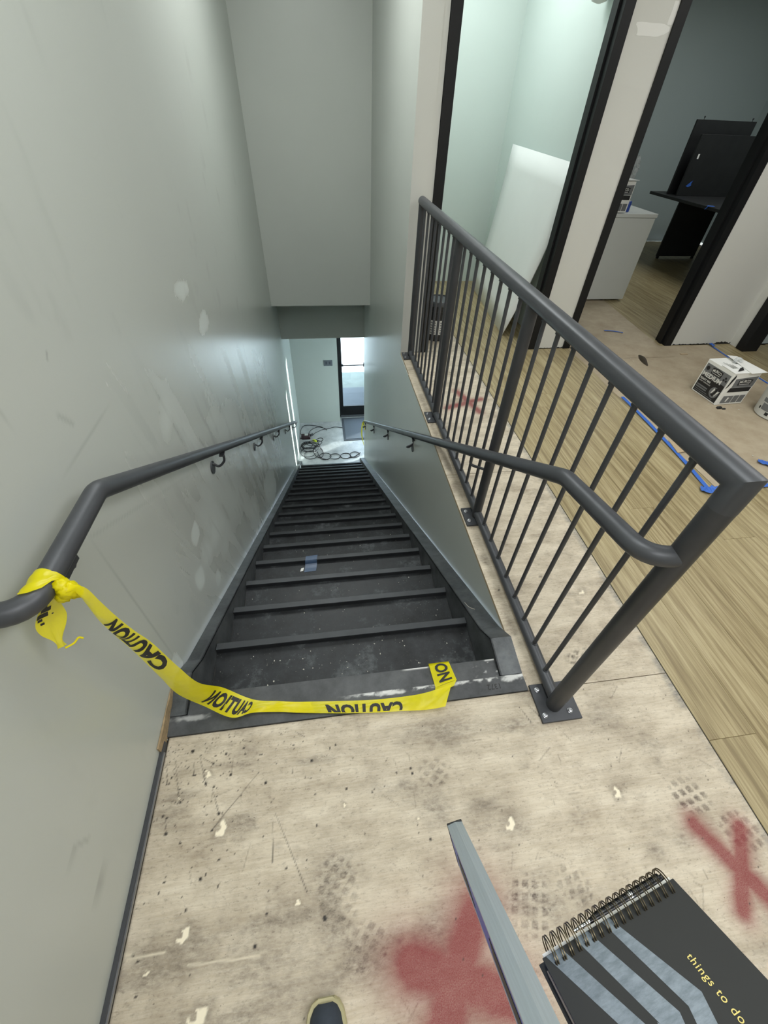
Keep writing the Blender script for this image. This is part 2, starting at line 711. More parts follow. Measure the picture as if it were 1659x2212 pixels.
def text_on(mb, body, origin, ex, ey, width=None, height=None, bold=0.0, arch=0.0):
    """lay text with its lower-left corner at origin along ex, ey; fits the given width/height"""
    vs, fs, w, h = text_mesh(body, 1.0, (12 if arch else 0, 0), bold)
    sx = width / w if width else height / h
    sy = height / h if height else sx
    ex, ey, origin = Vector(ex), Vector(ey), Vector(origin)
    out = []
    for x, y in vs:
        X = x * sx
        Y = y * sy + (arch * 4 * (x / w) * (1 - x / w) if arch else 0)
        out.append(origin + ex * X + ey * Y)
    mb.add(out, fs)


# --- numpy fields for worn surfaces
def vnoise(x, y, seed, octaves=4):
    tot = np.zeros_like(x); amp = 1.0; s = 0.0
    for o in range(octaves):
        r = np.random.RandomState(seed + o)
        T = r.rand(64, 64)
        xi = np.floor(x).astype(int); yi = np.floor(y).astype(int)
        fx = x - xi; fy = y - yi
        fx = fx * fx * (3 - 2 * fx); fy = fy * fy * (3 - 2 * fy)
        a = T[xi % 64, yi % 64]; b = T[(xi + 1) % 64, yi % 64]; c = T[xi % 64, (yi + 1) % 64]; d = T[(xi + 1) % 64, (yi + 1) % 64]
        tot += amp * ((a * (1 - fx) + b * fx) * (1 - fy) + (c * (1 - fx) + d * fx) * fy)
        s += amp; amp *= 0.5; x = x * 2.03 + 3.1; y = y * 2.03 + 1.7
    return tot / s


def seg_dist(x, y, a, b):
    ax, ay, bx, by = *a, *b
    dx, dy = bx - ax, by - ay
    t = np.clip(((x - ax) * dx + (y - ay) * dy) / (dx * dx + dy * dy + 1e-12), 0, 1)
    return np.hypot(x - ax - t * dx, y - ay - t * dy), t


def sstep(v, a, b):
    t = np.clip((v - a) / (b - a), 0, 1)
    return t * t * (3 - 2 * t)


def surface(name, mat, U, V, place, attrs, parent=None):
    """dense sheet: grid U x V placed by place(u, v) with float attributes"""
    uu, vv = np.meshgrid(U, V, indexing='ij')
    co = np.stack(place(uu, vv), -1).reshape(-1, 3)
    nu, nv = len(U), len(V)
    i, j = np.meshgrid(np.arange(nu - 1), np.arange(nv - 1), indexing='ij')
    a = (i * nv + j).ravel()
    quads = np.stack([a, a + nv, a + nv + 1, a + 1], -1)
    me = bpy.data.meshes.new(name)
    me.vertices.add(len(co)); me.vertices.foreach_set('co', co.astype(np.float32).ravel())
    me.loops.add(quads.size); me.loops.foreach_set('vertex_index', quads.astype(np.int32).ravel())
    me.polygons.add(len(quads))
    me.polygons.foreach_set('loop_start', np.arange(0, quads.size, 4, dtype=np.int32))
    me.update(calc_edges=True)
    for k, f in attrs.items():
        at = me.attributes.new(k, 'FLOAT', 'POINT')
        at.data.foreach_set('value', np.clip(f, 0, 1).astype(np.float32).ravel())
    me.materials.append(M[mat])
    return link(name, me, parent)


# ---------------------------------------------------------------- the setting
ZL = -3.474            # lower floor
RISE, RUN, Y0 = 0.1737, 0.2875, 0.647
XL, XR = -0.6, 0.65    # stairwell walls
CEIL = 2.7
YW = 3.36              # hall wall with the doorways


def axis(*segs):
    out = []
    for a, b, s in segs:
        out.append(np.arange(a, b, s))
    return np.concatenate(out + [[segs[-1][1]]])


# left stairwell wall: one long sheet with filler patches and scuffs
PATCH = [[1.288, 0.15, 0.035, -0.038, -0.039, -0.025], [1.16, -0.005, 0.04, -0.055, -0.045, -0.028], [1.319, -0.224, 0.03, -0.041, -0.038, -0.022], [1.321, -0.016, 0.053, -0.064, -0.057, -0.035], [1.491, -0.08, 0.066, -0.073, -0.086, -0.051], [1.553, -0.235, 0.048, -0.056, -0.069, -0.038], [3.129, -1.212, 0.288, -0.254, -0.184, -0.065], [2.312, -0.744, 0.132, -0.131, -0.118, -0.052], [1.446, 0.623, 0.055, -0.034, -0.064, -0.044], [2.007, 0.261, 0.13, -0.081, -0.053, -0.031], [1.523, 0.042, 0.136, -0.136, -0.1, -0.06], [3.006, -0.471, 0.112, -0.074, -0.108, -0.049], [2.09, 0.873, 0.096, -0.029, -0.041, -0.027], [2.311, 0.654, 0.093, -0.034, -0.057, -0.035], [1.478, 0.659, 0.056, -0.033, -0.043, -0.03], [0.75, 0.04, 0.022, -0.048, -0.026, -0.017], [1.936, -0.247, 0.224, -0.208, -0.159, -0.085], [2.323, 0.01, 0.336, -0.219, -0.152, -0.082]]
SOFT = {9: .5, 10: .45, 11: .5, 14: .5, 16: .45, 17: .35, 8: .6, 7: .7, 5: .6, 4: .7, 3: .7}
WL = [(0.766, 0.71, 1.69, 0.209,   .006, .2), (0.761, 1.067, 0.766, 0.862, .0025, .3), (0.758, 0.723, 0.762, 0.028, .0025, .3), (1.126, 0.87, 0.795, 0.874, .0025, .25), (1.7, 0.354, 1.726, 0.295, .006, .7), (4.208, -0.389, 4.185, -0.489, .02, .9), (3.243, 0.143, 3.31, -0.201, .012, .4), (0.982, 1.084, 0.965, 1.066, .004, .6), (1.263, 0.066, 1.272, 0.043, .004, .8), (0.30, 1.05, 0.32, 1.02, .012, .3), (0.9, .97, .93, .93, .01, .3), (.52, .05, .54, .02, .008, .35), (.2, .35, .22, .30, .008, .3), (.15, .2, .16, .13, .006, .4)]
yy = axis((-1.5, 0.2, .05), (0.2, 1.9, .008), (1.9, 4.4, .018), (4.4, 7.9, .1))
zz = axis((-3.6, -1.5, .12), (-1.5, -0.4, .02), (-0.4, 1.2, .008), (1.2, 2.8, .1))
Yg, Zg = np.meshgrid(yy, zz, indexing='ij')
wob = (vnoise(Yg * 22, Zg * 22, 3, 3) - .5)
pat = np.zeros_like(Yg)
for k, (cy, cz, ay, az, by, bz) in enumerate(PATCH):
    det = ay * bz - az * by
    u = ((Yg - cy) * bz - (Zg - cz) * by) / det
    v = ((Zg - cz) * ay - (Yg - cy) * az) / det
    rr = np.abs(u) ** 1.6 + np.abs(v) ** 1.5 + wob * .9
    s = SOFT.get(k, 1.0)
    w = sstep(rr, 1.15 if s >= 1 else 1.4, .85 if s >= 1 else .2) * s
    pat = np.maximum(pat, w)
scf = np.zeros_like(Yg)
for a, b, c, d, w, s in WL:
    dd_, _ = seg_dist(Yg, Zg, (a, b), (c, d))
    scf = np.maximum(scf, sstep(dd_, w, w * .2) * s)
g = vnoise(Yg * 9, Zg * 5, 11, 5)
scf = np.maximum(scf, sstep(g, .68, .82) * .10 * sstep(Yg, .0, .5) * sstep(Yg, 5.2, 4.2))
st = vnoise(Yg * 14 + Zg * 5, Zg * 1.8, 21, 4)
band = sstep(Yg, 1.0, 1.5) * sstep(Yg, 4.6, 3.6) * sstep(np.abs(Zg + (Yg - 1.5) * .45 - .15), .8, .3)
pat = np.maximum(pat, sstep(st, .52, .68) * .5 * band)
scf = np.maximum(scf, sstep(vnoise(Yg * 16 + Zg * 4, Zg * 2.4, 31, 4), .64, .76) * .30 * band)
struct(surface('wall_left', 'stair_paint', yy, zz, lambda a, b: (np.full_like(a, XL), a, b), {'patch': pat, 'scuff': scf}),
       'long grey green stairwell wall with filler patches and scuffs')

# right stairwell wall, soffit, header, lower rooms
mb = MB()
mb.box(XR, XR + .12, Y0 - .05, 6.4, ZL, -.02)
mb.box(XR, XR + .12, YW, 6.4, -.02, CEIL)
struct(mb.build('wall_right', 'stair_paint_plain'), 'grey green right wall of the stairwell')
struct(MB().box(XL, XR, 5.65, 6.35, -.385, CEIL).build('wall_soffit', 'stair_paint_plain'), 'tall grey wall hanging over the stairs')
struct(MB().box(XL, 4.6, 6.35, 8.15, -1.085, -.385).build('ceiling_lower', 'stair_paint_plain'), 'dropped ceiling with shaded front over the lower lobby')
struct(MB().box(XL - .05, .27, 7.79, 8.15, ZL, -1.085).build('wall_lower_back', 'stair_paint_plain'), 'grey wall beside the glass door at the stair foot')
struct(MB().box(-.7, 4.6, 6.10, 8.15, ZL - .12, ZL).build('floor_lower', 'lower_concrete'), 'pale scuffed concrete floor at the stair foot')
mb = MB()
mb.box(4.55, 4.7, 8.0, 8.15, ZL, -1.085)
mb.box(4.6, 4.7, 6.4, 6.5, ZL, -1.085); mb.box(4.6, 4.7, 7.9, 8.0, ZL, -1.085); mb.box(4.6, 4.7, 6.5, 7.9, ZL, ZL + .1); mb.box(.77, 4.6, 6.28, 6.4, ZL, -1.085)
struct(mb.build('wall_lobby', 'stair_paint_plain'), 'grey walls of the lobby beside the stair foot')
for k, (a, b) in enumerate(((1.02, 2.78), (2.78, 4.55))):
    w = struct(MB().box(a, a + .04, 8.03, 8.1, ZL, -1.085).box(b - .04, b, 8.03, 8.1, ZL, -1.085).box(a + .04, b - .04, 8.03, 8.1, ZL, ZL + .08)
               .box(a + .04, b - .04, 8.03, 8.1, -1.135, -1.085).build('window_%d' % (k + 1), 'black_frame'), 'black framed lobby window around the corner')
    MB().box(a + .04, b - .04, 8.065, 8.071, ZL + .08, -1.135).build('pane', 'glass', w)
w = struct(MB().box(4.62, 4.68, 6.5, 6.53, ZL + .1, -1.085).box(4.62, 4.68, 7.87, 7.9, ZL + .1, -1.085).box(4.62, 4.68, 7.18, 7.22, ZL + .1, -1.085).build('window_3', 'black_frame'), 'large black framed side window of the lobby')
for a, b in ((6.53, 7.18), (7.22, 7.87)):
    MB().box(4.647, 4.653, a, b, ZL + .1, -1.085).build('pane', 'glass', w)
# exterior
struct(MB().box(-6, 12, 8.15, 9.30, -3.62, -3.494).build('ground', 'sidewalk'), 'sidewalk outside the glass door, shade put in its dark colour')
struct(MB().box(-14, 22, 9.30, 10.1, -3.62, -3.494).build('ground_paving', 'paving'), 'paving beyond the sidewalk outside, lit tone put in its colour')
struct(MB().box(-14, 22, 10.1, 60, -3.62, -3.494).build('ground_street', 'street'), 'concrete street beyond the paving outside, sunlight put in its pale colour')
struct(MB().box(1.10, 1.28, 8.15, 9.75, -3.494, -.2).build('sun_blocker', 'light_blocker'), 'added unseen wall keeping sun off the glass door')  # added out of view to block sun through the door
struct(MB().box(-6, 12, 8.15, 10.3, -.29, -.1).build('sky_blocker', 'light_blocker'), 'added unseen slab shading the sidewalk from the sky')  # added out of view to keep sky light off the sidewalk
mb = MB()
for a, b in ((8.15, 8.43), (8.66, 9.16), (9.40, 12.5)):
    mb.box(4.8, 4.86, a, b, -3.494, -.3)
mb.box(4.8, 4.86, 8.15, 12.5, -.3, .2)
struct(mb.build('sun_slot_mask', 'light_blocker'), 'added unseen slotted screen shaping the sun into strips')  # added out of view, slots let two sun strips reach the wall

# glass entry door
d1 = struct(MB().box(.27, .30, 7.96, 8.12, ZL, -1.085).box(.99, 1.02, 7.96, 8.12, ZL, -1.085).box(.30, .99, 7.96, 8.12, -1.16, -1.085).build('door_1', 'black_frame'),
            'black framed glass entry door at the stair foot')
mb = MB().box(.30, .36, 8.0, 8.045, ZL + .02, -1.16, .003).box(.93, .99, 8.0, 8.045, ZL + .02, -1.16, .003)
mb.box(.36, .93, 8.0, 8.045, ZL + .02, ZL + .24).box(.36, .93, 8.0, 8.045, -1.23, -1.16)
mb.build('door_leaf', 'black_frame', d1)
MB().box(.36, .93, 8.018, 8.026, ZL + .24, -1.23).build('pane', 'glass', d1)
MB().tube([(.37, 7.955, -2.29), (.90, 7.955, -2.29)], .011, 10).box(.79, .83, 7.94, 8.0, -2.325, -2.255).box(.355, .385, 7.95, 8.0, -2.31, -2.27).build('push_bar', 'black_frame', d1)
MB().box(.29, 1.0, 7.93, 8.08, ZL, ZL + .014).build('threshold', 'bead_metal', d1)

# hall walls with doorways
mb = MB()
mb.box(XR + .12, .803, YW, YW + .12, 0, CEIL); mb.box(1.84, 2.105, YW, YW + .12, 0, CEIL); mb.box(3.17, 6.5, YW, YW + .12, 0, CEIL)
mb.box(.803, 1.84, YW, YW + .12, 2.12, CEIL); mb.box(2.105, 3.17, YW, YW + .12, 2.12, CEIL)
mb.box(XR + .0005, XR + .12, YW - .002, YW, 0, CEIL)
wb = struct(mb.build('wall_back', 'hall_paint'), 'beige hall wall between the black door frames')
mb = MB()
for cx, cz, sx, sz, sd in ((1.975, 1.835, .10, .035, 1), (2.085, 1.90, .02, .06, 2)):
    poly = [(cx + sx * math.cos(a) * (1 + .25 * math.sin(3 * a + sd)), cz + sz * math.sin(a) * (1 + .3 * math.cos(2 * a))) for a in [2 * PI * i / 18 for i in range(18)]]
    mb.prism(poly, -.0008, 'y', YW - .0001)
mb.build('filler_patch', 'ceiling_paint', wb)
struct(MB().box(3.77, 3.89, 3.27, YW, 0, CEIL).build('wall_return', 'hall_paint'), 'narrow wall return beside the third black frame')
struct(MB().box(3.77, 3.89, -1.5, 2.25, 0, CEIL).box(3.77, 3.89, 2.25, 3.19, 2.12, CEIL).build('wall_hall_right', 'hall_paint'), 'hall wall right of the third doorway')
struct(MB().box(XR + .12, XR + .135, YW + .12, 5.28, 0, CEIL).box(XR + .12, 1.92, 5.28, 5.4, 0, CEIL).box(1.92, 2.04, YW + .12, 5.4, 0, CEIL).build('wall_mint', 'mint_paint'),
       'mint green walls of the small bright room')
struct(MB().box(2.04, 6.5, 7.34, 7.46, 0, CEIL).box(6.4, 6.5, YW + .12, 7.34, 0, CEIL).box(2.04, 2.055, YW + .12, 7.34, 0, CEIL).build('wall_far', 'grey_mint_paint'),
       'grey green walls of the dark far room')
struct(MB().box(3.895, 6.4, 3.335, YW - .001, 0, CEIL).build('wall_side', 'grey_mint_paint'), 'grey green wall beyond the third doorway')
struct(MB().box(-.7, 6.5, -1.62, -1.5, -.3, CEIL).box(6.4, 6.5, -1.5, YW, 0, CEIL).build('wall_rear', 'hall_paint'), 'wall behind the landing')
struct(MB().box(-.7, 6.6, -1.62, 7.5, CEIL, CEIL + .1).build('ceiling', 'ceiling_paint'), 'white ceiling over hall and stairs')


def door_frame(n, x0, x1, label):
    """black steel frame in the hall wall, opening x0..x1"""
    e = struct(thing('door_%d' % n, (x0, YW, 0), None, None), label)
    prof = [(-.062, -.012), (.0, -.012), (.0, .035), (.014, .035), (.014, .075), (.0, .075), (.0, .132), (-.062, .132)]
    for side, x in ((1, x0), (-1, x1)):
        poly = [(x + side * a, YW + b) for a, b in prof]
        MB().prism(poly if side > 0 else poly[::-1], 2.12).build('jamb', 'black_frame', e)
    MB().box(x0 - .062, x1 + .062, YW - .012, YW + .132, 2.06, 2.12).build('head', 'black_frame', e)
    return e


door_frame(2, .868, 1.775, 'black door frame of the bright mint room')
door_frame(3, 2.165, 3.095, 'black door frame of the dark room')
d4 = struct(thing('door_4', (3.77, 3.2, 0), None, None), 'black door frame at the right edge')
MB().box(3.755, 3.905, 3.185, 3.27, 0, 2.12, .002).build('jamb', 'black_frame', d4)
MB().box(3.755, 3.905, 2.2, 2.27, 0, 2.12, .002).build('jamb', 'black_frame', d4)
# frayed black caulk at the wall feet
mb = MB()
for x0, x1, y in ((1.85, 2.10, YW), (3.18, 3.77, YW), (3.9, 4.4, 3.335)):
    n = int((x1 - x0) / .012)
    top = [(x0 + (x1 - x0) * i / n, .004 + .010 * random.random() ** 2 + (.016 * random.random() if x1 - x0 > .4 and i > n * .75 else 0)) for i in range(n + 1)]
    mb.prism([(x1, 0), (x0, 0)] + top, -.0025, 'y', y)
struct(mb.build('baseboard_back', 'caulk_dark'), 'ragged black caulk line at the wall feet')

# left wall foot: metal bead over a dark gap
b = struct(MB().box(XL + .0005, XL + .010, -1.5, .50, 0.0, .022).build('baseboard_left', 'plate_metal'), 'dark gap with metal bead under the left wall')
MB().box(XL + .010, XL + .0135, -1.5, .47, .006, .014).build('metal_bead', 'bead_metal', b)
MB().prism([(XL + .001, .47), (XL + .006, .47), (XL + .008, .52), (XL + .004, .58), (XL + .006, .62), (XL + .001, .68)], .05).build('torn_edge', 'rust', b)

# ---------------------------------------------------------------- floor: slab, plywood sheets, vinyl planks
fl = MB().box(-.7, 6.5, -1.5, .517, -.3, -.0195).box(XR + .121, 6.5, .517, 7.4, -.3, -.0195).build('floor', 'slab')
struct(fl, 'upper floor of bare plywood and vinyl planks')

CHIPS = [[-0.448, 0.395, .010], [-0.522, 0.34, .004], [-0.388, 0.25, .017], [-0.451, 0.042, .014], [-0.393, -0.098, .018], [-0.526, -0.011, .006], [-0.17, 0.065, .007], [-0.034, 0.261, .005], [0.807, 0.183, .013], [0.448, 0.151, .015], [1.05, .90, .012], [.18, .2, .004]]
DOTS = [[-0.505, 0.466, 7], [-0.435, 0.422, 5], [-0.412, 0.415, 4], [-0.377, 0.384, 5], [-0.45, 0.369, 5], [-0.485, 0.397, 4], [-0.492, 0.398, 3], [-0.566, 0.383, 4], [-0.558, 0.384, 3], [-0.541, 0.258, 6], [-0.497, 0.232, 4], [-0.413, 0.25, 4], [-0.4, 0.288, 6], [-0.516, 0.33, 5], [-0.128, 0.391, 6], [-0.051, 0.427, 4], [-0.269, 0.349, 6], [-0.427, 0.146, 6], [-0.384, 0.181, 4], [-0.521, 0.152, 4], [-0.024, 0.301, 4], [-0.119, 0.299, 3], [0.135, 0.324, 4], [0.182, 0.33, 5], [0.184, 0.315, 5], [0.206, 0.148, 5], [-0.248, 0.054, 4], [-0.1, 0.026, 8], [-0.564, 0.025, 4], [-0.273, -0.001, 7], [-0.54, -0.046, 4], [-0.399, 0.445, 4], [-0.345, 0.455, 4], [-0.339, 0.437, 4], [-0.287, 0.43, 3], [-0.424, 0.358, 4], [-0.412, 0.332, 3], [-0.559, 0.302, 5], [-0.547, 0.296, 4], [-0.555, 0.399, 4], [-0.454, 0.089, 4], [-0.551, 0.012, 4], [-0.444, 0.311, 3], [-0.07, 0.42, 3], [0.054, 0.283, 3], [-0.116, 0.222, 4], [-0.267, 0.216, 3], [-0.145, 0.148, 3], [-0.2, 0.138, 4], [-0.415, 0.154, 3], [-0.531, 0.132, 3], [-0.38, 0.125, 3], [.655, .43, 5], [.70, .80, 4], [.69, .95, 4], [.87, .62, 5], [.9, 1.0, 6]]
LINES = [[-0.554, 0.447, -0.52, 0.333], [-0.482, 0.455, -0.45, 0.369], [-0.428, 0.356, -0.4, 0.288], [-0.551, 0.303, -0.541, 0.258], [-0.236, 0.267, -0.145, 0.083], [-0.242, 0.247, -0.238, 0.156], [-0.294, 0.378, -0.415, 0.25], [-0.495, 0.433, -0.49, 0.397], [-0.47, 0.442, -0.435, 0.422], [-0.377, 0.43, -0.377, 0.384], [-0.19, 0.382, -0.189, 0.364], [-0.349, 0.476, -0.325, 0.473], [-0.579, 0.444, -0.565, 0.385], [-0.182, 0.484, -0.151, 0.464], [.63, .47, .655, .43], [.60, .46, .62, .41]]
LIGHTS = [[-0.578, 0.017, -0.49, 0.019], [-0.43, -0.011, -0.259, -0.019], [-0.595, 0.028, -0.561, 0.027]]
SMUDGE = [[-0.488, 0.3, 0.116, 0.034], [-0.333, 0.259, 0.077, 0.028], [-0.529, 0.352, 0.093, 0.028], [-0.184, 0.393, 0.193, 0.014], [-0.413, 0.408, 0.154, 0.011], [0.084, 0.309, 0.046, 0.034], [0.175, 0.295, 0.1, 0.045], [0.237, 0.21, 0.046, 0.068], [-0.205, 0.038, 0.232, 0.017], [-0.44, 0.043, 0.093, 0.068], [-0.527, -0.009, 0.046, 0.068], [-0.453, -0.016, 0.116, 0.034], [-0.068, 0.052, 0.069, 0.125], [0.081, -0.043, 0.031, 0.057], [0.168, -0.043, 0.077, 0.057], [-0.048, -0.058, 0.154, 0.045], [-0.274, -0.081, 0.154, 0.091], [-0.392, -0.09, 0.054, 0.057], [-0.595, -0.02, 0.046, 0.034],
          [0.838, 0.173, .05, .03], [0.94, 0.046, .035, .02], [0.358, 0.109, .07, .07], [0.407, -0.03, .06, .05], [0.583, 0.006, .05, .05], [0.665, 0.016, .04, .04], [0.49, -0.018, .06, .06], [0.384, 0.211, .05, .03], [0.844, 0.036, .03, .02], [.46, .15, .05, .035], [.70, .505, .10, .03], [.82, .42, .12, .05], [.55, .40, .12, .04], [.3, .42, .15, .05], [.674, 1.1, .02, .25], [.674, 1.75, .02, .2], [.676, 2.4, .018, .3], [.676, .75, .022, .12]]
PRINTS = [(-.064, .069, 0.1, .055, .085), (1.032, .147, -.5, .06, .05), (.44, -.02, .5, .07, .06), (1.13, .045, -.4, .06, .05), (.575, .0, .9, .04, .05), (.90, .62, .2, .06, .03), (.0, -.04, .1, .06, .05), (.25, .31, 0, .05, .04)]
RED = [((.997, .079), (1.10, -.11), .028), ((1.131, .054), (1.002, -.110), .026), ((.109, -.085), (.343, -.170), .055), ((.293, -.01), (.150, -.21), .055), ((.957, 2.679), (1.043, 2.38), .026), ((.834, 2.454), (1.107, 2.553), .026)]


def ply_fields(X, Y):
    n1 = vnoise(X * 9, Y * 16, 41, 5); n2 = vnoise(X * 60, Y * 70, 51, 3)
    dirt = np.zeros_like(X); spot = np.zeros_like(X); chip = np.zeros_like(X); red = np.zeros_like(X)
    for x, y, a, b in SMUDGE:
        if x + 2.2 * a < X.min() or x - 2.2 * a > X.max() or y + 2.2 * b < Y.min() or y - 2.2 * b > Y.max(): continue
        r = ((X - x) / a) ** 2 + ((Y - y) / b) ** 2
        dirt = np.maximum(dirt, np.exp(-r * .9) * .75 * sstep(n1, .25, .62))
    for x, y, ang, a, b in PRINTS:
        if abs(x - (X.min() + X.max()) / 2) > (X.max() - X.min()) / 2 + .2 or not Y.min() - .2 < y < Y.max() + .2: continue
        c, s = math.cos(ang), math.sin(ang)
        u = (X - x) * c + (Y - y) * s; v = -(X - x) * s + (Y - y) * c
        p, q = u / .021, v / .017
        lug = np.maximum(np.abs((p + q) / 2 % 1 - .5), np.abs((p - q) / 2 % 1 - .5))
        m = sstep(lug, .36, .28) * sstep((u / a) ** 2 + (v / b) ** 2, 1.25, .7)
        dirt = np.maximum(dirt, m * (.5 + .5 * sstep(n1, .3, .6)))
    for x, y, r in DOTS:
        R = r * .00062 + .0006
        spot = np.maximum(spot, sstep(np.hypot(X - x, Y - y), R * 1.35, R * .75))
    h = np.random.RandomState(9)
    for k in range(330):
        x = -.585 + abs(h.randn()) * .22; y = .50 - abs(h.randn()) * .13
        if k > 200: x, y = h.uniform(-.58, 1.18), h.uniform(-.2, .5)
        R = h.uniform(.0007, .0018)
        mk = (np.abs(X - x) < .006) & (np.abs(Y - y) < .006)
        if mk.any():
            spot[mk] = np.maximum(spot[mk], sstep(np.hypot(X[mk] - x, Y[mk] - y), R * 1.8, R * .5) * .9)
    for a, b, c, d in LINES:
        ds, t = seg_dist(X, Y, (a, b), (c, d))
        spot = np.maximum(spot, sstep(ds, .0022, .0004) * (.35 + .45 * t))
    for k in range(70):
        x, y = h.uniform(-.55, 1.15), h.uniform(-.2, .5); a = h.uniform(0, 6.3); L = h.uniform(.01, .06)
        ds, t = seg_dist(X, Y, (x, y), (x + L * math.cos(a), y + L * math.sin(a)))
        dirt = np.maximum(dirt, sstep(ds, .0026, .0004) * .6)
    for a, b, c, d in LIGHTS:
        ds, t = seg_dist(X, Y, (a, b), (c, d))
        chip = np.maximum(chip, sstep(ds, .0032, .0004) * .55 * sstep(n1, .3, .55))
    for k, (x, y, r) in enumerate(CHIPS):
        th = np.arctan2(Y - y, X - x)
        rr = np.hypot(X - x, (Y - y) * 1.1) / r * (1 + .20 * np.sin(2 * th + k) + .12 * np.sin(5 * th + 2 * k))
        bite = sstep(np.hypot(X - x + r * .55, Y - y - r * .2) / r, .42, .55)
        chip = np.maximum(chip, sstep(rr, 1.05, .85) * bite)
        dirt = np.maximum(dirt, sstep(rr, 2.6, 1.0) * .55)
    for a, b, w in RED:
        ds, t = seg_dist(X, Y, a, b)
        red = np.maximum(red, (1.15 if w > .05 else 1.1) * np.exp(-(ds / w) ** (1.35 if w > .05 else 1.7) * .8))
    red = np.clip(red * (.78 + .6 * n1), 0, .97)
    glue = sstep(X, 1.165, 1.19) * sstep(n1, .35, .55) * .9
    dirt = np.maximum(dirt, sstep(n1, .60, .78) * .35 + sstep(n2, .72, .86) * .25)
    return {'dirt': dirt, 'spot': spot, 'chip': chip, 'red': red, 'glue': glue}


def ply(x0, x1, y0, y1, U, V):
    X, Y = np.meshgrid(U, V, indexing='ij')
    o = surface('plywood_sheet', 'plywood', U, V, lambda a, b: (a, b, np.where((a <= U[0] + 1e-9) | (a >= U[-1] - 1e-9) | (b <= V[0] + 1e-9) | (b >= V[-1] - 1e-9), -.0025, 0.0)), ply_fields(X, Y), fl)
    # sides of the sheet
    MB().box(x0 + .001, x1 - .001, y0 + .001, y1 - .001, -.0192, -.0045).build('core', 'cardboard', o)
    return o


ply(-.588, 1.2, -1.45, .5165, axis((-.588, 1.2, .0036)), axis((-1.45, -.28, .06), (-.28, .5165, .0036)))
ply(XR - .002, 1.2, .5185, 1.74, axis((XR - .002, 1.2, .008)), axis((.5185, 1.74, .008)))
ply(XR - .002, 1.2, 1.743, 2.975, axis((XR - .002, 1.2, .009)), axis((1.743, 2.975, .009)))
ply(XR + .002, 1.2, 2.978, YW - .004, axis((XR + .002, 1.2, .02)), axis((2.978, YW - .004, .02)))
ply(.87, 1.2, YW - .002, 3.9, axis((.87, 1.2, .02)), axis((YW - .002, 3.9, .02)))

PLANK = {}
PW = .1795


def plank_mesh(L, W):
    key = (round(L, 3), round(W, 3))
    if key not in PLANK:
        e = .0011
        vs = [(0, 0, -.006), (W, 0, -.006), (W, L, -.006), (0, L, -.006), (0, 0, -.0012), (W, 0, -.0012), (W, L, -.0012), (0, L, -.0012),
              (e, e, 0), (W - e, e, 0), (W - e, L - e, 0), (e, L - e, 0)]
        fs = [(8, 9, 10, 11)] + [(4 + i, 4 + (i + 1) % 4, 8 + (i + 1) % 4, 8 + i) for i in range(4)] + [(i, (i + 1) % 4, 4 + (i + 1) % 4, 4 + i) for i in range(4)]
        me = bpy.data.meshes.new('plank')
        me.from_pydata(vs, [], fs)
        me.materials.append(M['vinyl_plank'])
        PLANK[key] = me
    return PLANK[key]


def planks(x0, x1, y0, y1, seed, cond=None):
    r = random.Random(seed)
    x = x0
    while x < x1 - .01:
        W = min(PW, x1 - x)
        y = y0 - r.uniform(.1, 1.1)
        while y < y1:
            a, b2 = max(y, y0), min(y + 1.22, y1)
            if b2 - a > .02 and (cond is None or cond(x, a, b2)):
                o = bpy.data.objects.new('plank', plank_mesh(b2 - a - .0006, W - .0006))
                COL.objects.link(o); o.parent = fl; o.location = (x, a, 0)
            y += 1.22
        x += PW


planks(1.203, 3.765, -.6, YW - .002, 3, lambda x, a, b2: (x < 2.5 or b2 > 1.2) and not (x > 2.3 and a > 1.5 and b2 < 3.2 and x < 3.3))
planks(3.765, 4.6, 2.3, 3.33, 4)
planks(.9, 1.2, 3.902, 5.28, 5)
planks(1.203, 1.92, YW - .001, 5.28, 6)
planks(2.06, 6.2, YW - .001, 7.34, 8, lambda x, a, b2: not (x < 2.6 and a > 4.8) and not (x > 5.6 and b2 < 5))
MB().box(1.2, 1.2028, -1.4, YW, -.0185, -.0022).build('joint_strip', 'caulk_dark', fl)

# ---------------------------------------------------------------- staircase
stair = thing('staircase', (0, Y0, 0), 'black steel stair flight with unfilled pan treads going down between walls', 'staircase')
SL, SR = -.542, .563


def tread(k):
    yb, yf, z = Y0 + (k - 1) * RUN, Y0 + k * RUN, -k * RISE
    t = MB().box(SL, SR, yb - .03, yf - .002, z - .034, z - .030).build('tread', 'stair_steel', stair)
    t.data.name = 'tread'
    lip = MB().box(SL + .002, SR - .002, yf - .030, yf, z - .005, z, .0012).box(SL + .002, SR - .002, yf - .030, yf - .025, z - .030, z - .005).box(SL + .002, SR - .002, yf - .005, yf, z - .055, z - .005)
    lip.build('nosing', 'nosing_steel', t)
    rb = MB().box(SL, SR, yf - .030, yf - .026, z - RISE - .034, z - .034).build('riser', 'stair_steel', stair)
    if k < 8:
        for s in (SL, SR):
            m2 = MB()
            d = 1 if s == SL else -1
            pts = [(s + d * .001, yb + .03), (s + d * .005, yb + .06), (s + d * .002, yb + .12), (s + d * .007, yb + .17), (s + d * .001, yb + .22)]
            m2.prism(pts if d > 0 else pts[::-1], .002, 'z', z - .030)
            m2.build('weld', 'caulk_dark', t)


simple('nosing_steel', (58, 61, 64), 0.45, 0.3, 0.4, 9, 0.05)
for k in range(1, 20):
    tread(k)
MB().box(SL, SR, Y0 - .030, Y0 - .026, -RISE - .034, -.006).build('riser', 'stair_steel', stair)


def nz(y):
    return -(y - Y0) / RUN * RISE


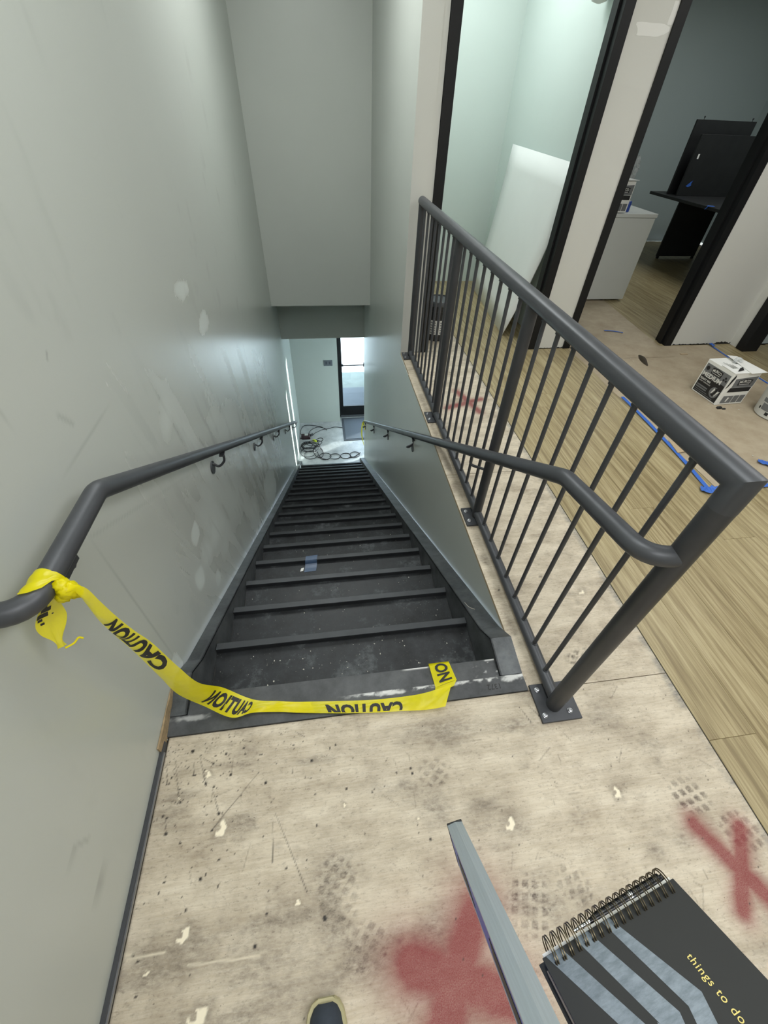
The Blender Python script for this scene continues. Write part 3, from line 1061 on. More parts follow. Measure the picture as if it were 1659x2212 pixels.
# landing plates
U = axis((-.598, .648, .004)); V = axis((.517, .578, .003))
X, Y = np.meshgrid(U, V, indexing='ij')
n1 = vnoise(X * 60, Y * 90, 61, 4); n0 = vnoise(X * 9, Y * 3, 71, 3)
chalk = sstep(np.abs(Y - .574 + (n1 - .5) * .014), .011, .001) * sstep(n1 * .5 + n0 * .5, .44, .6) * sstep(X, -.05, .1)
chalk = np.maximum(chalk, sstep(np.hypot((X - .605) / .045, (Y - .571) / .018) + (n1 - .5) * 1.4, 1, .35) * .9)
chalk = np.maximum(chalk, sstep(np.hypot((X - .15) / .06, (Y - .567) / .010) + (n1 - .5) * 1.4, 1, .35) * .9)
chalk = np.maximum(chalk, sstep(np.hypot((X + .53) / .07, (Y - .568) / .012) + (n1 - .5) * 1.2, 1, .35) * .45)
MB().box(-.598, .648, .517, .578, -.02, .0072).build('threshold_plate', 'stair_strip', stair)
surface('front_strip', 'stair_strip', U, V, lambda a, b2: (a, b2 - Y0, np.full_like(a, .0085)), {'chalk': chalk}, stair)
mb = MB()
text_on(mb, '1372', (.55, .553, .0092), (-1, 0, 0), (0, -1, 0), height=.019)
mb.build('chalk_number', 'caulk_dark', stair)
U = axis((SL + .002, SR - .002, .006)); V = axis((.579, Y0, .003))
X, Y = np.meshgrid(U, V, indexing='ij')
n1 = vnoise(X * 80, Y * 80, 81, 4)
chalk = sstep(np.abs(Y - .646), .006, .001) * sstep(X, .20, .23) * (sstep(X, .31, .30) + sstep(X, .52, .53)) + sstep(n1, .7, .8) * sstep(X, .45, .55) * .8
surface('landing_nosing', 'stair_strip', U, V, lambda a, b2: (a, b2 - Y0, np.full_like(a, .006)), {'chalk': chalk}, stair)
MB().box(SL + .002, SR - .002, .579, Y0, -.03, .0045).box(SL + .002, SR - .002, Y0 - .004, Y0 + .0005, -.045, .0055).build('landing_lip', 'nosing_steel', stair)

for side, xi, xw in ((-1, SL, XL + .003), (1, SR, XR - .003)):
    top = .052
    zt = lambda y: nz(y) + top
    pr = [(.579, .012), (.775, .040), (6.30, zt(6.30)), (6.42, ZL + .03), (6.42, ZL), (6.05, ZL), (.579, -.30)]
    pr[1] = (.80, zt(.80) + .0)
    pr[1] = (.715, .036); pr.insert(2, (.80, zt(.80)))
    s = MB().prism(pr, side * .006, 'x', xi).build('stringer', 'stringer_steel', stair)
    # top flange towards the wall
    mb = MB()
    path = [(.579, .012), (.715, .036), (.80, zt(.80)), (6.30, zt(6.30)), (6.42, ZL + .03)]
    w = abs(xw - xi)
    for (ya, za), (yb, zb) in zip(path[:-1], path[1:]):
        vs = [(xi, ya, za), (xw, ya, za), (xw, yb, zb), (xi, yb, zb), (xi, ya, za - .006), (xw, ya, za - .006), (xw, yb, zb - .006), (xi, yb, zb - .006)]
        mb.add(vs, [(0, 1, 2, 3), (4, 7, 6, 5), (0, 3, 7, 4), (1, 5, 6, 2), (0, 4, 5, 1), (3, 2, 6, 7)])
    mb.build('flange', 'stringer_steel', s)

# debris on the stairs
mb = MB()
for k in range(150):
    s = int(1 + random.random() ** 1.6 * 14)
    y = Y0 + (s - 1) * RUN + random.uniform(.02, .24); x = random.uniform(SL + .02, SR - .02); z = -s * RISE - .0298
    r = random.uniform(.0012, .0035); a = random.uniform(0, PI)
    mb.prism([(x + r * math.cos(a + q) * random.uniform(.5, 1.4), y + r * math.sin(a + q) * random.uniform(.5, 1.4)) for q in (0, 1.3, 2.6, 3.9, 5.1)], .001, 'z', z)
tag(mb.build('debris', 'debris'), 'tiny pale crumbs scattered over the black stair treads', 'debris', kind='stuff')
rows = []
for y, z in ((1.800, -.6935), (1.785, -.6932), (1.764, -.6932), (1.758, -.700), (1.750, -.716), (1.742, -.7225), (1.72, -.7232), (1.690, -.7225)):
    k = (1.80 - y) / .11
    rows.append([(-.212 + .078 * u - .014 * k, y + .006 * u, z) for u in (0, .33, .66, 1)])
MB().grid(rows).build('tape_scrap', 'blue_film', flip=False)
tag(bpy.data.objects['tape_scrap'], 'translucent blue tape scrap lying across a stair tread', 'tape')
tag(MB().prism([(-.252, 1.70), (-.233, 1.705), (-.227, 1.730), (-.246, 1.725)], .0015, 'z', -.7245).build('paper_scrap', 'card_white'), 'small white paper scrap beside the blue tape on the stairs', 'paper')
ringp = [(.315 + .05 * math.cos(a), .965 + .03 * math.sin(a), -2 * RISE - .027 + .006 * math.sin(a)) for a in np.linspace(0.1, 3.3, 12)]
tag(MB().tube(ringp, .0011, 6).build('wire_scrap', 'debris', smooth=True), 'curved pale wire scrap on the second stair tread', 'wire')
tag(MB().tube(smooth_path([(.575, 1.0, -.155), (.583, .965, -.14), (.60, .94, -.122)]), .001, 6).build('wire_scrap', 'debris', smooth=True), 'pale wire scrap lying on the right stair stringer', 'wire')

# ---------------------------------------------------------------- guard railing with its stair handrail
PX, PY, PS = .7164, .4571, .939
guard = thing('guard_railing', (PX, PY, 0), 'dark grey steel guard railing with thin pickets along the stair opening', 'railing')
RT, ZT, ZB = .026, 1.043, .038
MB().tube([(PX, PY + .0, .011), (PX, PY, ZT), (PX, PY + .3, ZT)][:2], RT, 24).build('newel_post', 'newel_metal', guard, True)
top_pts = [(PX, PY, ZT - .06), (PX, PY, ZT), (PX, PY + 3 * PS + .01, ZT)]
MB().tube(top_pts, .0265, 24).build('top_rail', 'dark_metal', guard, True)
MB().tube([(PX, PY, ZB), (PX, PY + 3 * PS, ZB)], .0205, 18).build('bottom_rail', 'dark_metal', guard, True)
post = MB().tube([(PX, PY, .011), (PX, PY, ZT - .01)], .0225, 20).build('post', 'newel_metal', guard, True)
for k in (1, 2, 3):
    o = post if k == 1 else post.copy()
    if k > 1:
        COL.objects.link(o)
    o.location = (0, k * PS, 0)
pk = None
for p in range(3):
    for i in range(1, 9):
        if pk is None:
            pk = MB().tube([(PX, PY, ZB + .012), (PX, PY, ZT - .02)], .0076, 10).tube([(PX, PY, ZT - .032), (PX, PY, ZT - .016)], .0105, 10).tube([(PX, PY, ZB + .010), (PX, PY, ZB + .024)], .010, 10).build('picket', 'dark_metal', guard, True)
            o = pk
        else:
            o = pk.copy(); COL.objects.link(o)
        o.location = (0, p * PS + i * PS / 9, 0)


def base_plate(x0, x1, y0, y1, bolts):
    b = MB().box(x0, x1, y0, y1, .0005, .0105, .0012).build('base_plate', 'plate_metal', guard)
    for x, y in bolts:
        MB().lathe([(.0095, .0), (.0095, .002), (.0075, .003), (.0075, .0075), (.0055, .0085), (.0035, .0085), (.003, .006)], (x, y, .0105), 12).build('bolt', 'bolt_metal', b, True)


base_plate(.655, .80, .402, .533, [(.678, .512), (.672, .425), (.765, .43)])
for k in (1, 2, 3):
    y = PY + k * PS
    base_plate(.653, .75, y - .062, min(y + .062, YW - .005), [(.672, y + .035), (.672, y - .03)] if k < 3 else [(.672, y + .03), (.672, y - .035)])
# handrail
XH = .645
hr = fillet([(PX, PY, .838), (XH, PY + .004, .835), (XH, .80, .772), (XH, 6.28, .772 - (6.28 - .80) * RISE / RUN)], [.062, .02])
MB().tube(hr, .0235, 22).build('stair_rail', 'dark_metal', guard, True)
HZ = lambda y: .772 - (y - .80) * RISE / RUN
MB().tube(fillet([(XH, 1.45, HZ(1.45) - .01), (XH, 1.45, HZ(1.45) - .075), (PX, 1.40, HZ(1.45) - .075)], [.02]), .0065, 10).build('handrail_bracket', 'dark_metal', guard, True)


def wall_bracket(x_rail, x_wall, y, zr, parent):
    s = 1 if x_wall > x_rail else -1
    m = MB()
    z = zr(y)
    p = smooth_path([(x_wall - s * .006, y, z - .098), (x_wall - s * .016, y, z - .100), (x_wall - s * .030, y, z - .112), (x_wall - s * .048, y, z - .106), (x_rail + s * .004, y, z - .080), (x_rail, y, z - .05), (x_rail, y, z - .020)], 5)
    m.tube(p, .0062, 8)
    m.box(x_rail - .011, x_rail + .011, y - .035, y + .035, z - .030, z - .0225)
    b = m.build('handrail_bracket', 'dark_metal', parent, True)
    MB().tube([(x_wall - s * .0075, y, z - .118), (x_wall - s * .0005, y, z - .118)], .033, 20).build('flange', 'dark_metal', b, True)


for y in (2.60, 3.78, 4.98, 6.12):
    wall_bracket(XH, XR, y, HZ, guard)

# left handrail
XHL = -.528
lh = thing('handrail', (XHL, .45, .855), 'dark grey pipe handrail along the left stairwell wall', 'handrail')
pts = fillet([(XL + .002, .452, .858), (XHL, .452, .858), (XHL, .772, .852), (XHL, 6.15, .852 - (6.15 - .772) * RISE / RUN)], [.055, .02])
MB().tube(pts, .0225, 22).build('pipe', 'dark_metal', lh, True)
HZL = lambda y: .852 - max(0, (y - .772)) * RISE / RUN
for y in (1.742, 2.82, 3.85, 5.0, 6.0):
    wall_bracket(XHL, XL, y, HZL, lh)
b = MB().box(XHL - .014, XHL + .008, .545, .605, .816, .834, .002).tube(smooth_path([(XHL - .004, .58, .82), (XHL - .012, .60, .80), (XHL - .045, .66, .775), (XL + .006, .70, .764)]), .0065, 8).tube([(XL + .0005, .70, .764), (XL + .007, .70, .764)], .019, 18)
b.build('handrail_bracket', 'plate_metal', lh)

# ---------------------------------------------------------------- caution tape
TAPE = [([-0.479, 0.5, 0.866], [-0.494, 0.5, 0.85]), ([-0.463, 0.505, 0.845], [-0.483, 0.505, 0.839]), ([-0.462, 0.51, 0.794], [-0.489, 0.51, 0.786]), ([-0.464, 0.52, 0.724], [-0.501, 0.52, 0.709]), ([-0.46, 0.53, 0.644], [-0.505, 0.53, 0.629]), ([-0.451, 0.54, 0.563], [-0.504, 0.54, 0.533]), ([-0.445, 0.555, 0.404], [-0.507, 0.555, 0.357]), ([-0.437, 0.575, 0.249], [-0.515, 0.575, 0.186]), ([-0.411, 0.619, 0.1], [-0.469, 0.575, 0.075]), ([-0.346, 0.601, 0.045], [-0.388, 0.544, 0.03]), ([-0.301, 0.589, 0.03], [-0.323, 0.554, 0.022]), ([-0.24, 0.583, 0.022], [-0.239, 0.548, 0.018]), ([-0.177, 0.573, 0.02], [-0.162, 0.536, 0.016]), ([-0.051, 0.56, 0.02], [-0.037, 0.519, 0.016]), ([0.077, 0.548, 0.02], [0.072, 0.507, 0.016]), ([0.191, 0.545, 0.02], [0.183, 0.499, 0.016]), ([0.275, 0.549, 0.02], [0.271, 0.492, 0.018]), ([0.371, 0.564, 0.026], [0.333, 0.495, 0.018])]
ct = thing('caution_tape', (-.49, .5, .85), 'yellow caution tape knotted to left handrail and laid across the top stair plate', 'tape')
TU = [Vector(a) for a, b2 in TAPE]; TLo = [Vector(b2) for a, b2 in TAPE]


def cr(P, s):
    n = len(P) - 1
    i = min(max(int(math.floor(s)), 0), n - 1); t = s - i
    a, b, c, d = P[max(i - 1, 0)], P[i], P[i + 1], P[min(i + 2, n)]
    return 0.5 * ((2 * b) + (c - a) * t + (2 * a - 5 * b + 4 * c - d) * t * t + (3 * b - a - 3 * c + d) * t ** 3)


def tape_pt(s, t):
    a, b = cr(TU, s), cr(TLo, s)
    p = a.lerp(b, t)
    w = (b - a)
    e = 1e-2
    ds = cr(TU, min(s + e, len(TU) - 1)) - cr(TU, max(s - e, 0))
    n = ds.cross(w).normalized()
    if n.dot(Vector((.5, -.5, .7))) < 0: n = -n
    cur = .009 * math.sin(PI * t) * (1 if s < 8.5 else .35) + .0022 * math.sin(5 * s + 3 * t) * math.sin(PI * t)
    return p + n * cur, n


Pg = [[tape_pt(s, t)[0] for t in np.linspace(0, 1, 9)] for s in np.linspace(0, 17, 140)]
tp = MB().grid(Pg).build('strip', 'caution_yellow', ct, 'all', flip=False)


def tape_text(body, s0, s1, t0, t1, flip=True):
    vs, fs, w, h = text_mesh(body, 1.0, (40, 14), 0.05, 1.08)
    out, keep = [], []
    for x, y in vs:
        s = s1 - x / w * (s1 - s0); t = (t0 + y / h * (t1 - t0)) if flip else (t1 - y / h * (t1 - t0))
        p, n = tape_pt(s, min(max(t, 0), 1))
        out.append(p + n * .0012); keep.append(t <= 1.0)
    MB().add(out, [f for f in fs if all(keep[i] for i in f)]).build('lettering', 'print_black', tp, flip=False)


tape_text('CAUTION', 3.1, 5.75, .04, .86)
tape_text('CAUTION', 7.75, 9.75, .14, .86, False)
tape_text('CAUTION', 12.75, 15.0, .30, 1.28)
# second layer where the strip folds over itself
MB().grid([[tape_pt(s, tf + (1 - tf) * v)[0] + tape_pt(s, .5)[1] * .0016 for v in np.linspace(0, 1, 5)] for s, tf in [(s, max(.02, .95 - .5 * (s - 9.6))) for s in np.linspace(9.6, 12.4, 24)]]).build('fold', 'caution_yellow', tp, 'all', flip=False)
# folded end stuck over the plate
E0 = [Vector(p) for p in ((.308, .655, .0125), (.385, .655, .0125), (.397, .583, .0145), (.313, .563, .0185))]
Eg = [[(E0[0].lerp(E0[1], u)).lerp(E0[3].lerp(E0[2], u), v) + Vector((0, 0, .003 * math.sin(PI * u) * v)) for u in np.linspace(0, 1, 7)] for v in np.linspace(0, 1, 9)]
Eg = [[Vector((p.x, .652, -.012)) for p in Eg[0]]] + [[Vector((p.x, .652, .011)) for p in Eg[0]]] + Eg
# fold back down to the strip's end
fold = [[E0[3].lerp(E0[2], u).lerp(TU[-1].lerp(TLo[-1], 1 - u) if False else Vector((.30 + .08 * u, .560 - .03 * (1 - u), .022)), v) for u in np.linspace(0, 1, 7)] for v in np.linspace(0, 1, 4)]
ep = MB().grid(Eg).grid(fold).build('folded_end', 'caution_yellow', ct, 'all', flip=False)
vs, fs, w, h = text_mesh('ON', 1.0, (10, 4), 0.035)
out = []
for x, y in vs:
    v = .06 + .84 * x / w; u = .22 + .62 * y / h
    p = (E0[0].lerp(E0[1], u)).lerp(E0[3].lerp(E0[2], u), v) + Vector((0, 0, .003 * math.sin(PI * u) * v + .0012))
    out.append(p)
MB().add(out, fs).build('lettering', 'print_black', ep, flip=False)
# wrap round the pipe, knot and hanging tail
mb = MB()
cum = [0.0]
for a, b in zip(pts[:-1], pts[1:]):
    cum.append(cum[-1] + (Vector(b) - Vector(a)).length)


def pipe_at(q):
    for k in range(len(cum) - 1):
        if q <= cum[k + 1] or k == len(cum) - 2:
            d = (Vector(pts[k + 1]) - Vector(pts[k])).normalized()
            return Vector(pts[k]) + d * (q - cum[k]), d


W = []
for i in range(29):
    a = 2 * PI * i / 28
    wide = max(0, math.cos(a - 2.2)) ** .7
    spread = .006 + .026 * wide
    row = []
    for v in np.linspace(-1, 1, 9):
        c, d = pipe_at(.112 - .016 * wide + v * spread)
        nrm = Vector((d.y, -d.x, 0)).normalized()
        r = .0242 + .0012 * (1 + math.sin(7 * v + 2 * a)) + .006 * (1 - wide) * (1 if math.cos(a + .3) > .5 else 0)
        row.append(c + nrm * (r * math.cos(a)) + Vector((0, 0, r * math.sin(a))))
    W.append(row)
mb.grid(W)
mb.build('wrap', 'caution_yellow', ct, 'all', flip=False)
mb = MB()
kc = Vector((-.492, .503, .845))
for (ax, ay, az, rr) in ((0, .0, .0, .017), (-.008, .004, .010, .014), (.004, .004, -.012, .013), (-.012, -.004, -.012, .012)):
    bm = bmesh.new(); bmesh.ops.create_icosphere(bm, subdivisions=3, radius=1)
    for v in bm.verts:
        f = 1 + .22 * math.sin(7 * v.co.x + 9 * v.co.z) * math.cos(6 * v.co.y + 4 * v.co.x)
        v.co = kc + Vector((ax, ay, az)) + Vector((v.co.x * rr * f, v.co.y * rr * .9 * f, v.co.z * rr * 1.0 * f))
    bm.verts.index_update()
    mb.add([v.co for v in bm.verts], [[v.index for v in f.verts] for f in bm.faces]); bm.free()
mb.build('knot', 'caution_yellow', ct, 'all')
TLf = [(-.515, .499, .842, .012), (-.525, .497, .826, .020), (-.538, .492, .80, .034), (-.545, .485, .772, .044), (-.548, .478, .752, .036), (-.548, .472, .738, .020), (-.547, .466, .728, .013), (-.547, .462, .714, .018)]
rows = []
for i, s in enumerate(np.linspace(0, len(TLf) - 1, 40)):
    q = cr([Vector(p[:3]) for p in TLf], s); wd = cr([Vector((p[3], 0, 0)) for p in TLf], s).x
    d = Vector((.62, .70, -.25)).normalized()
    rows.append([q + d * wd * v + Vector((-.3, .3, .2)) * (.018 * (1 - v * v) * (wd / .04)) * (1) + Vector((.002 * math.sin(9 * v + s), 0, 0)) for v in np.linspace(-.55, .55, 9)])
tl = MB().grid(rows).build('tail', 'caution_yellow', ct, 'all', flip=False)
cur = smooth_path([(-.545, .464, .712), (-.535, .475, .708), (-.528, .484, .712), (-.524, .487, .704)])
MB().tube(cur, .002, 6).build('torn_thread', 'caution_yellow', ct, True)
# printed letters on the tail, wrap and knot
mb = MB()
for s0, s1, v0, v1 in ((1.2, 1.7, -.45, -.15), (1.7, 2.1, -.35, .05), (2.15, 2.5, -.5, -.1), (2.55, 2.75, -.45, -.3), (2.9, 3.1, -.38, -.26), (2.5, 2.6, .1, .2), (.6, .95, -.4, .1)):
    g_ = []
    for s in np.linspace(s0, s1, 4):
        q = cr([Vector(p[:3]) for p in TLf], s); wd = cr([Vector((p[3], 0, 0)) for p in TLf], s).x
        d = Vector((.62, .70, -.25)).normalized()
        g_.append([q + d * wd * v + Vector((-.3, .3, .2)) * (.018 * (1 - v * v) * (wd / .04)) + Vector((.002 * math.sin(9 * v + s), 0, 0)) + Vector((.0012, -.0014, .0006)) for v in np.linspace(v0, v1, 4)])
    mb.grid(g_)
mb.build('lettering', 'print_black', tl, flip=False)

# second bit of tape on the far end of the right handrail
t2 = thing('caution_tape', (XH, 6.2, HZ(6.2)), 'short torn yellow tape hanging from the lower end of the right handrail', 'tape')
mb = MB()
mb.grid([[(XH + .023 * math.cos(a), 6.2 + v * .02, HZ(6.2) + .023 * math.sin(a)) for v in (-1, 0, 1)] for a in np.linspace(0, 2 * PI, 16)])
pth = smooth_path([(.61, 6.2, HZ(6.2)), (.59, 6.19, HZ(6.2) - .12), (.585, 6.17, HZ(6.2) - .26), (.605, 6.15, HZ(6.2) - .38), (.62, 6.14, HZ(6.2) - .46)])
mb.grid([[Vector(p) + Vector((.02 * v * (1 - .8 * i / len(pth)), .03 * v * (1 - .8 * i / len(pth)), 0)) for v in (-1, 0, 1)] for i, p in enumerate(pth)])
pth = smooth_path([(.612, 6.2, HZ(6.2)), (.63, 6.17, HZ(6.2) - .08), (.632, 6.16, HZ(6.2) - .15)])
mb.grid([[Vector(p) + Vector((.012 * v, .03 * v, 0)) for v in (-1, 0, 1)] for p in pth])
mb.build('strip', 'caution_yellow', t2, 'all', flip=False)

# ---------------------------------------------------------------- lower lobby things
dm = thing('doormat', (.55, 7.45, ZL), 'grey ribbed entrance mat in front of the glass door', 'mat')
MB().box(.30, .93, 7.05, 7.90, ZL + .0005, ZL + .008, .002).build('border', 'mat_border', dm)
MB().box(.345, .885, 7.10, 7.85, ZL + .008, ZL + .012, .001).build('pile', 'mat_grey', dm)
sp = thing('outlet_plate', (.085, 7.79, -2.15), 'grey double gang wall plate left of the glass door', 'wall plate')
MB().box(.0, .17, 7.783, 7.7895, -2.207, -2.09, .002).build('plate', 'switch_grey', sp)
MB().box(.035, .07, 7.779, 7.784, -2.175, -2.12).box(.10, .135, 7.779, 7.784, -2.175, -2.12).build('insert', 'mat_border', sp)

ZC = ZL + .0065
cab = thing('extension_cord', (-.4, 6.95, ZL), 'long black extension cord looped over the lower concrete floor', 'cord')


def flat(P):
    return [(x, y, ZC) for x, y in P]


def loopy(c, rx, ry, ang, n=26, a0=0, a1=2 * PI, dz=0):
    return [(c[0] + rx * math.cos(a) * math.cos(ang) - ry * math.sin(a) * math.sin(ang), c[1] + rx * math.cos(a) * math.sin(ang) + ry * math.sin(a) * math.cos(ang), ZC + dz) for a in np.linspace(a0, a1, n)]


P = []
P += smooth_path([Vector(p) for p in flat([(.292, 7.534), (.273, 7.533), (0.132, 7.566), (0, 7.514), (-0.119, 7.492), (-0.214, 7.427), (-0.284, 7.372), (-.331, 7.30)])])
MB().tube(P, .0065, 8).build('cord', 'cable_black', cab, True)
MB().tube(smooth_path([Vector(p) for p in flat([(-0.032, 7.464), (-0.139, 7.589), (-0.256, 7.642), (-0.397, 7.679), (-0.515, 7.663), (-0.575, 7.521), (-0.575, 7.357), (-0.50, 7.25)])]), .0065, 8).build('cord', 'cable_black', cab, True)
MB().tube(smooth_path([Vector(p) for p in flat([(-0.059, 7.519), (-0.21, 7.595), (-0.34, 7.521), (-0.405, 7.402), (-0.417, 7.30)])]), .0065, 8).build('cord', 'cable_black', cab, True)
m = MB()
for i, (c, rx, ry, an) in enumerate([((-.43, 6.88), .15, .14, .2), ((-.40, 6.93), .16, .10, -.2), ((-.36, 6.86), .17, .15, .3), ((-.45, 6.92), .11, .12, 0), ((-.38, 6.97), .17, .12, .5), ((-.37, 6.62), .14, .13, .4), ((-.42, 6.70), .15, .16, -.4), ((-.30, 6.98), .15, .09, .1), ((-.23, 6.72), .09, .2, .2)]):
    m.tube(loopy(c, rx, ry, an, dz=.009 * (i % 4)), .0062, 8, closed=False)
m.build('coil', 'cable_black', cab, True)
m = MB()
ch = []
for c, rx, ry in [((-.10, 6.56), .115, .105), ((.09, 6.535), .10, .085), ((.30, 6.54), .10, .085), ((.48, 6.56), .095, .09)]:
    m.tube(loopy(c, rx, ry, 0, dz=.004 * (len(ch) % 2)), .0062, 8); ch.append(1)
m.tube(smooth_path([Vector(p) for p in flat([(-.24, 6.72), (-.22, 6.60), (-.15, 6.49), (-.05, 6.455)])]), .0062, 8)
m.tube(smooth_path([Vector(p) for p in flat([(.38, 6.47), (.47, 6.50), (.54, 6.56), (.60, 6.62)])]), .0062, 8)
m.build('chain', 'cable_black', cab, True)
m = MB().tube(smooth_path([Vector(p) for p in flat([(-0.28, 7.12), (-.266, 7.139), (-0.174, 7.19), (-0.124, 7.146), (-0.154, 7.08), (-0.267, 7.085)])]), .0065, 8)
m.build('cord', 'cable_black', cab, True)
MB().tube([(-.33, 7.10, ZL + .022), (-.29, 7.085, ZL + .022), (-.26, 7.055, ZL + .022)], [.018, .024, .020], 12).build('plug', 'yellow_plug', cab, True)
tl_ = thing('power_tool', (-.47, 7.22, ZL), 'small dark red corded power tool lying in the cable coil', 'tool')
MB().box(-.56, -.38, 7.16, 7.28, ZL + .001, ZL + .075, .012).build('body', 'tool_dark', tl_, True)
MB().box(-.49, -.42, 7.20, 7.26, ZL + .075, ZL + .079).build('label_plate', 'paper_label', tl_)
MB().tube([(-.38, 7.25, ZL + .035), (-.33, 7.30, ZL + .03)], .022, 12).build('handle', 'rubber_black', tl_, True)
MB().tube([(-.565, 7.20, ZL + .03), (-.585, 7.195, ZL + .03)], .016, 12).build('nose', 'bolt_metal', tl_, True)

# ---------------------------------------------------------------- hall things
kp = thing('kraft_paper', (2.8, 2.4, 0), 'brown kraft floor paper spread over hall planks into the dark room', 'floor paper')
gx, gy = np.linspace(2.155, 3.53, 24), np.linspace(1.455, 3.34, 30)
MB().grid([[(x + .006 * math.sin(9 * y), y + .004 * math.sin(11 * x), .0022 + .0010 * math.sin(7 * x + 3 * y)) for y in gy] for x in gx]).build('sheet', 'kraft', kp, 'all', flip=False)
gx, gy = np.linspace(2.18, 3.04, 14), np.linspace(3.12, 4.68, 24)
MB().grid([[(x + .13 * max(0, y - 3.4) / 1.3, y, .0045 + .0010 * math.sin(6 * x + 4 * y)) for y in gy] for x in gx]).build('sheet', 'kraft', kp, 'all', flip=False)


def tape_run(P, w, label, z=.0062, crumple=0.0):
    P = [Vector((*p, z)) for p in P]
    P = smooth_path(P, 5)
    rows = []
    for i, p in enumerate(P):
        t = (P[min(i + 1, len(P) - 1)] - P[max(i - 1, 0)]).normalized()
        n = Vector((-t.y, t.x, 0))
        rows.append([p + n * w * v + Vector((0, 0, .001 + crumple * random.random() + .0012 * abs(math.sin(i * .7 + v)))) for v in (-.5, -.15, .2, .5)])
    tag(MB().grid(rows).build('painters_tape', 'blue_tape', None, False, flip=False), label, 'tape')


tape_run([(2.172, 2.49), (2.165, 2.2), (2.15, 1.95), (2.13, 1.7), (2.105, 1.5), (2.10, 1.47)], .026, 'long strip of blue painters tape along the left paper edge', .0065)
tape_run([(2.055, 1.475), (2.09, 1.455), (2.125, 1.46), (2.15, 1.475)], .045, 'crumpled blue tape end at the near left paper corner', .0085, .006)
tape_run([(2.16, 1.475), (2.3, 1.462), (2.45, 1.465), (2.62, 1.47)], .026, 'blue tape strip running right along the near paper edge', .0065)
tape_run([(2.60, 1.68), (2.64, 1.64), (2.70, 1.60)], .04, 'loose twisted blue tape scrap on the paper behind the railing corner', .0075, .008)
tape_run([(3.545, 3.345), (3.555, 3.32), (3.535, 3.305)], .04, 'crumpled blue tape wad at the wall foot behind the box', .0075, .012)
tape_run([(3.545, 3.30), (3.53, 3.1), (3.51, 2.9), (3.50, 2.6)], .018, 'narrow blue tape strip running from the wall foot behind the box', .0035)
tape_run([(2.69, 3.70), (2.77, 3.685), (2.85, 3.64)], .02, 'blue tape sliver on the torn paper in the dark doorway', .0085)
# torn scraps
rows = []
for i in range(12):
    t = i / 11
    c = Vector((2.725 - .045 * t, 3.165 - .20 * t, .004))
    w = .026 * math.sin(PI * min(1, t * .9 + .08)) + .002
    rows.append([c + Vector((w * v, .3 * w * v, .0035 + .022 * (1 - v * v) * math.sin(PI * t))) for v in (-1, -.5, 0, .5, 1)])
tag(MB().grid(rows).build('paper_curl', 'dark_curl', None, 'all', flip=False), 'dark leaf shaped curl of torn paper on the brown floor paper', 'scrap')
tag(MB().box(3.125, 3.19, 3.155, 3.175, .004, .0065).build('cardboard_sliver', 'cardboard'), 'thin brown cardboard sliver on floor paper near the wall', 'scrap')
tag(MB().prism([(2.14, 1.80), (2.21, 1.81), (2.20, 1.90), (2.165, 1.93)], .004, 'z', .009).build('cardboard_flap', 'cardboard'), 'torn cardboard corner beside the blue tape strip', 'scrap')
cl = thing('plastic_clip', (2.815, 2.275, 0), 'small black plastic clip in front of the compound box', 'clip')
MB().box(2.79, 2.825, 2.272, 2.292, .004, .018, .003).build('body', 'rubber_black', cl)
MB().box(2.825, 2.848, 2.262, 2.274, .004, .012, .002).build('prong', 'rubber_black', cl)
mb = MB()
for k in range(60):
    x, y = random.uniform(2.2, 3.4), random.uniform(1.5, 3.2); r = random.uniform(.002, .007)
    mb.prism([(x + r * math.cos(q) * random.uniform(.4, 1.3), y + r * math.sin(q) * random.uniform(.4, 1.3)) for q in (0, 1.3, 2.5, 3.8, 5.2)], .0015, 'z', .0035)
tag(mb.build('plaster_crumbs', 'debris'), 'white plaster crumbs spread over the brown floor paper', 'debris', kind='stuff')


